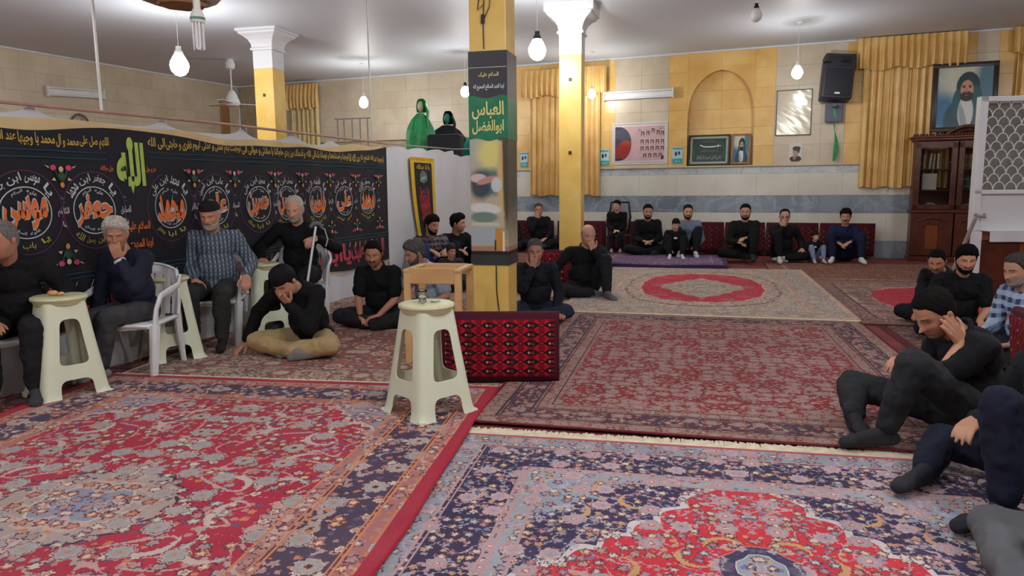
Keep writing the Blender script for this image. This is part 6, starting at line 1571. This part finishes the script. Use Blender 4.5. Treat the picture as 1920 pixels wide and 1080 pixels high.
# right of the near column
P_('short haired man in dark shirt holding his fingers to his lips by the near column', (.26, 7.90), R(176), 'floor', 'cross', 8, hy=4, hp=10, shirt=(24, 28, 38), trousers=(40, 46, 66), hair='short', hairc=(92, 90, 88), stub=.55, beardc=(100, 96, 94), skin=(172, 130, 108), s=.99, near=2, eyes=True,
   hands={1: dict(face=(.025, .118, -.155), d=(-.08, -.10, 1), n=(-.1, -1, -.1), curl=.28, pole=(.25, .15, -.6)), -1: dict(t=(-.22, .30, .12), d=(-.5, .7, -.2), n=(0, 0, -1), curl=.3)})
P_('bald man in black with one knee raised on the ivory rug', (.93, 9.5), R(196), 'floor', 'kneeL', 6, hy=-8, hp=12, shirt=(18, 19, 24), trousers=(28, 30, 36), socks=(96, 98, 104), hair='bald', hairc=(128, 122, 118), stub=.45, beardc=(150, 146, 142), skin=(198, 152, 130), s=1.06, build_=1.1, fat=.03,
   hands={-1: dict(face=(-.04, .115, -.155), d=(.25, -.1, 1), n=(.1, -1, -.1), curl=.5, pole=(-.3, .25, -.5)), 1: dict(t=(.40, .12, .10), d=(.5, .7, -.3), n=(0, 0, -1), curl=.3, pole=(.5, -.4, .3))})
P_('man in black resting his mouth on his hand beyond the white capped column', (.62, 16.6), R(175), 'floor', 'cross', 6, hy=8, hp=6, shirt=(20, 24, 32), trousers=(24, 26, 34), hair='short', hairc=(80, 76, 74), stub=.3, s=1.12, near=False, zbase=.08,
   hands={1: dict(face=(.03, .12, -.16), d=(-.1, -.1, 1), n=(0, -1, -.1), curl=.4, pole=(.25, .1, -.6))})
P_('man in dark clothes mostly hidden beyond the printed column', (.02, 16.5), R(150), 'floor', 'cross', 8, hy=20, hp=6, shirt=(26, 24, 30), trousers=(30, 30, 36), hair='short', hairc=BLKH, s=1.0, near=False, zbase=.05)
P_('boy in black sitting on the grey backed chair', (2.18, 15.15), R(170), .42, 'chair', 0, hy=-22, hp=-2, shirt=(16, 17, 22), trousers=(22, 24, 32), socks=(150, 150, 156), hair='child', hairc=(24, 20, 20), skin=(218, 168, 146), s=.86, near=False,
   hands={1: dict(t=(.05, .26, .62), d=(-.8, .5, -.1), curl=.5), -1: dict(t=(-.05, .27, .60), d=(.8, .5, -.1), curl=.5)}, feet={1: (V3(.10, .38, .50), V3(.10, .40, .18), V3(.10, .55, .12)), -1: (V3(-.10, .38, .50), V3(-.10, .40, .18), V3(-.10, .55, .12))})
P_('bearded man in black jacket with clasped hands beside the boy on the chair', (2.68, 14.45), R(172), 'floor', 'cross', 6, hy=2, hp=10, shirt=(20, 21, 26), trousers=(22, 24, 30), hair='short', hairc=BLKH, beard='short', skin=(198, 156, 130), s=1.12, near=False, zbase=.09,
   hands={1: dict(t=(.08, .36, .26), d=(-.8, .5, -.1), curl=.5), -1: dict(t=(-.08, .37, .26), d=(.8, .5, -.1), curl=.5)})
P_('small boy in black with a white shirt emblem sitting by the man in grey blue', (3.08, 13.75), R(170), 'floor', 'knees', 6, hy=5, hp=22, shirt=(18, 18, 22), trousers=(20, 20, 24), socks=(200, 206, 216), hair='child', hairc=(34, 26, 24), emblem=1, skin=(208, 162, 136), s=.84, near=False, zbase=.09)
P_('man in grey blue shirt sitting behind the small boy', (3.40, 14.15), R(168), 'floor', 'knees', 2, hy=6, hp=6, shirt=(112, 124, 146), trousers=(22, 24, 32), socks=(196, 206, 220), hair='short', hairc=(40, 34, 32), beard='short', beardc=(50, 42, 40), skin=(198, 150, 124), s=1.10, near=False, zbase=.09)
P_('man with open black collar and one knee raised on the purple mat', (4.38, 13.75), R(165), 'floor', 'kneeL', 2, hy=-4, hp=8, shirt=(18, 20, 22), trousers=(14, 15, 18), socks=(40, 40, 44), hair='short', hairc=BLKH, beard='short', skin=(198, 154, 128), s=1.15, near=False, zbase=.06,
   hands={1: dict(t=(.10, .30, .28), d=(-.6, .6, -.1), curl=.5), -1: dict(t=(-.02, .34, .36), d=(.6, .6, -.1), curl=.5)})
P_('man with glasses in black covering his mouth beside the toddler', (5.10, 13.75), R(168), 'floor', 'kneeR', 5, hy=-6, hp=10, shirt=(20, 20, 24), trousers=(14, 15, 20), socks=(206, 206, 206), hair='receding', hairc=BLKH, skin=(202, 156, 132), s=1.10, near=False, glasses=True,
   hands={1: dict(face=(.03, .115, -.15), d=(-.25, -.1, 1), n=(0, -1, -.1), curl=.5, pole=(.25, .2, -.5)), -1: dict(t=(-.28, .22, .22), d=(-.2, .8, -.5), curl=.4)})
P_('toddler in black shirt with pale print sitting between two men', (5.59, 13.50), R(175), 'floor', 'knees', 4, hy=10, hp=6, shirt=(20, 20, 24), sleeve='short', trousers=(120, 136, 166), socks=(190, 190, 192), hair='child', hairc=(44, 34, 30), emblem=1, skin=(218, 172, 150), s=.62, near=False)
P_('man in navy jacket and white socks at the end of the row', (6.20, 13.62), R(160), 'floor', 'knees', 3, hy=-6, hp=6, shirt=(28, 34, 68), trousers=(24, 28, 58), socks=(206, 210, 214), hair='thick', hairc=BLKH, beard='moustache', skin=(198, 146, 122), s=1.08, near=False,
   hands={1: dict(t=(.12, .40, .34), d=(-.7, .6, -.4), curl=.4), -1: dict(t=(-.08, .40, .36), d=(.7, .6, -.3), curl=.4)}, feet={1: (V3(.24, .38, .44), V3(.20, .50, .09), V3(.24, .68, .035)), -1: (V3(-.24, .38, .44), V3(-.24, .50, .09), V3(-.28, .68, .035))})
# men at the right
P_('man with black moustache in a black shirt leaning in from the right', (4.46, 7.4), R(125), 'floor', 'cross', 16, hy=15, hp=22, shirt=(17, 18, 23), trousers=(20, 20, 26), hair='short', hairc=(18, 16, 18), beard='moustache', stub=.35, skin=(188, 134, 106), s=.92, slump=14,
   hands={1: dict(t=(.05, .52, .16), d=(-.2, .9, -.3), curl=.3), -1: dict(t=(-.2, .46, .16), d=(.1, .9, -.3), curl=.3)})
P_('young bearded man in a black shirt beside the man in blue checks', (4.17, 6.75), R(160), 'floor', 'cross', 8, hy=2, hp=12, shirt=(15, 16, 20), sleeve='short', trousers=(26, 27, 34), hair='thick', hairc=(16, 14, 15), beard='short', stub=.5, skin=(192, 142, 114), s=.97, near=2, eyes=True,
   hands={-1: dict(t=(-.10, .38, .2), d=(-.6, .6, -.2), n=(0, 0, -1), curl=.5), 1: dict(t=(.2, .34, .16))})
P_('grey bearded man in blue checked shirt at the photo edge', (4.08, 5.62), R(100), 'floor', 'cross', 8, hy=4, hp=14, shirtmat=check('blue_check_shirt', srgb(120, 144, 184), srgb(38, 50, 86), srgb(186, 200, 218), 13), trousers=(40, 42, 54), hair='short', hairc=(70, 66, 64), beard='short', beardc=(170, 166, 160), skin=(182, 140, 116), s=1.0, near=2)
P_('man in black with one knee up, holding his palm to his ear', (2.60, 3.90), R(93), 'floor', 'kneeL', 12, hy=10, hp=34, slump=20, shirt=(18, 19, 24), sleeve='rolled', trousers=(40, 42, 46), socks=(44, 46, 50), hair='short', hairc=(22, 18, 18), stub=.4, skin=(192, 140, 114), s=1.05, near=2,
   hands={-1: dict(face=(-.100, .015, -.155), d=(.05, .10, 1), n=(1, .1, .1), curl=.12, pole=(-.35, .35, -.6), spread=.7), 1: dict(t=(.14, .34, .42), d=(-.3, .9, -.1), n=(0, -.2, -1), curl=.5)},
   feet={-1: (V3(-.20, .53, .47), V3(-.12, .60, .10), V3(-.10, .80, .045)), 1: (V3(.42, .50, .20), V3(.14, .62, .09), V3(.0, .64, .05))})
P_('man in dark navy trousers seated at the lower right, head out of frame', (2.48, 3.12), R(98), 'floor', 'kneeL', 4, hy=20, hp=10, shirt=(26, 30, 36), trousers=(22, 26, 46), socks=(44, 46, 52), hair='short', hairc=BLKH, s=1.05,
   hands={1: dict(t=(.2, .3, .3)), -1: dict(t=(-.2, .1, .15), d=(0, .5, -1))}, feet={-1: (V3(-.14, .48, .48), V3(-.22, .50, .10), V3(-.24, .71, .045)), 1: (V3(.42, .26, .13), V3(.2, .52, .08), V3(.12, .70, .05))})
P_('person in grey trousers at the bottom right corner, only a knee in view', (2.06, 2.25), R(80), 'floor', 'cross', 0, shirt=(60, 62, 66), trousers=(92, 94, 98), socks=(80, 80, 84), hair='short', hairc=BLKH, s=1.0, near=False, hands={1: dict(t=(.25, -.05, .2), d=(0, .3, -1)), -1: dict(t=(-.25, -.05, .2), d=(0, .3, -1))})
bake_people()
# emblem on shirts (flat print)
# cane of the old man: adjustable metal stick with grey grip
t_ = thing('walking_cane', 'pale metal walking cane with a dark grip held upright', 'cane', (0, 0, 0))
c1, c2 = atz(592, 425, 7.32), atz(572, 560, 7.10)
dd = (c2 - c1).normalized(); low = c1 + dd * ((c1.z - .03) / -dd.z)
MB().tube([c1, low], .013, 10).build('shaft', plain('pale_aluminium', srgb(196, 200, 204), .35, .03, metal=.2), t_, True)
MB().tube([low + Vector((0, 0, .03)), low], [.016, .020], 10).build('rubber_tip', BLK, t_, True)
MB().tube([c1 + Vector((-.05, -.02, -.005)), c1 + Vector((-.02, -.01, .03)), c1 + Vector((.03, 0, .03)), c1 + Vector((.07, .01, .0))], [.020, .024, .022, .018], 10).build('grip', plain('grey_grip', srgb(96, 98, 104), .6), t_, True)
MB().tube([c1 + Vector((.02, 0, .02)), c1 + Vector((.09, 0, -.03)), c1 + Vector((.115, 0, -.13)), c1 + Vector((.09, 0, -.2))], .006, 6).build('wrist_strap', plain('pale_strap', srgb(180, 184, 190), .6), t_, True)
bake_texts()
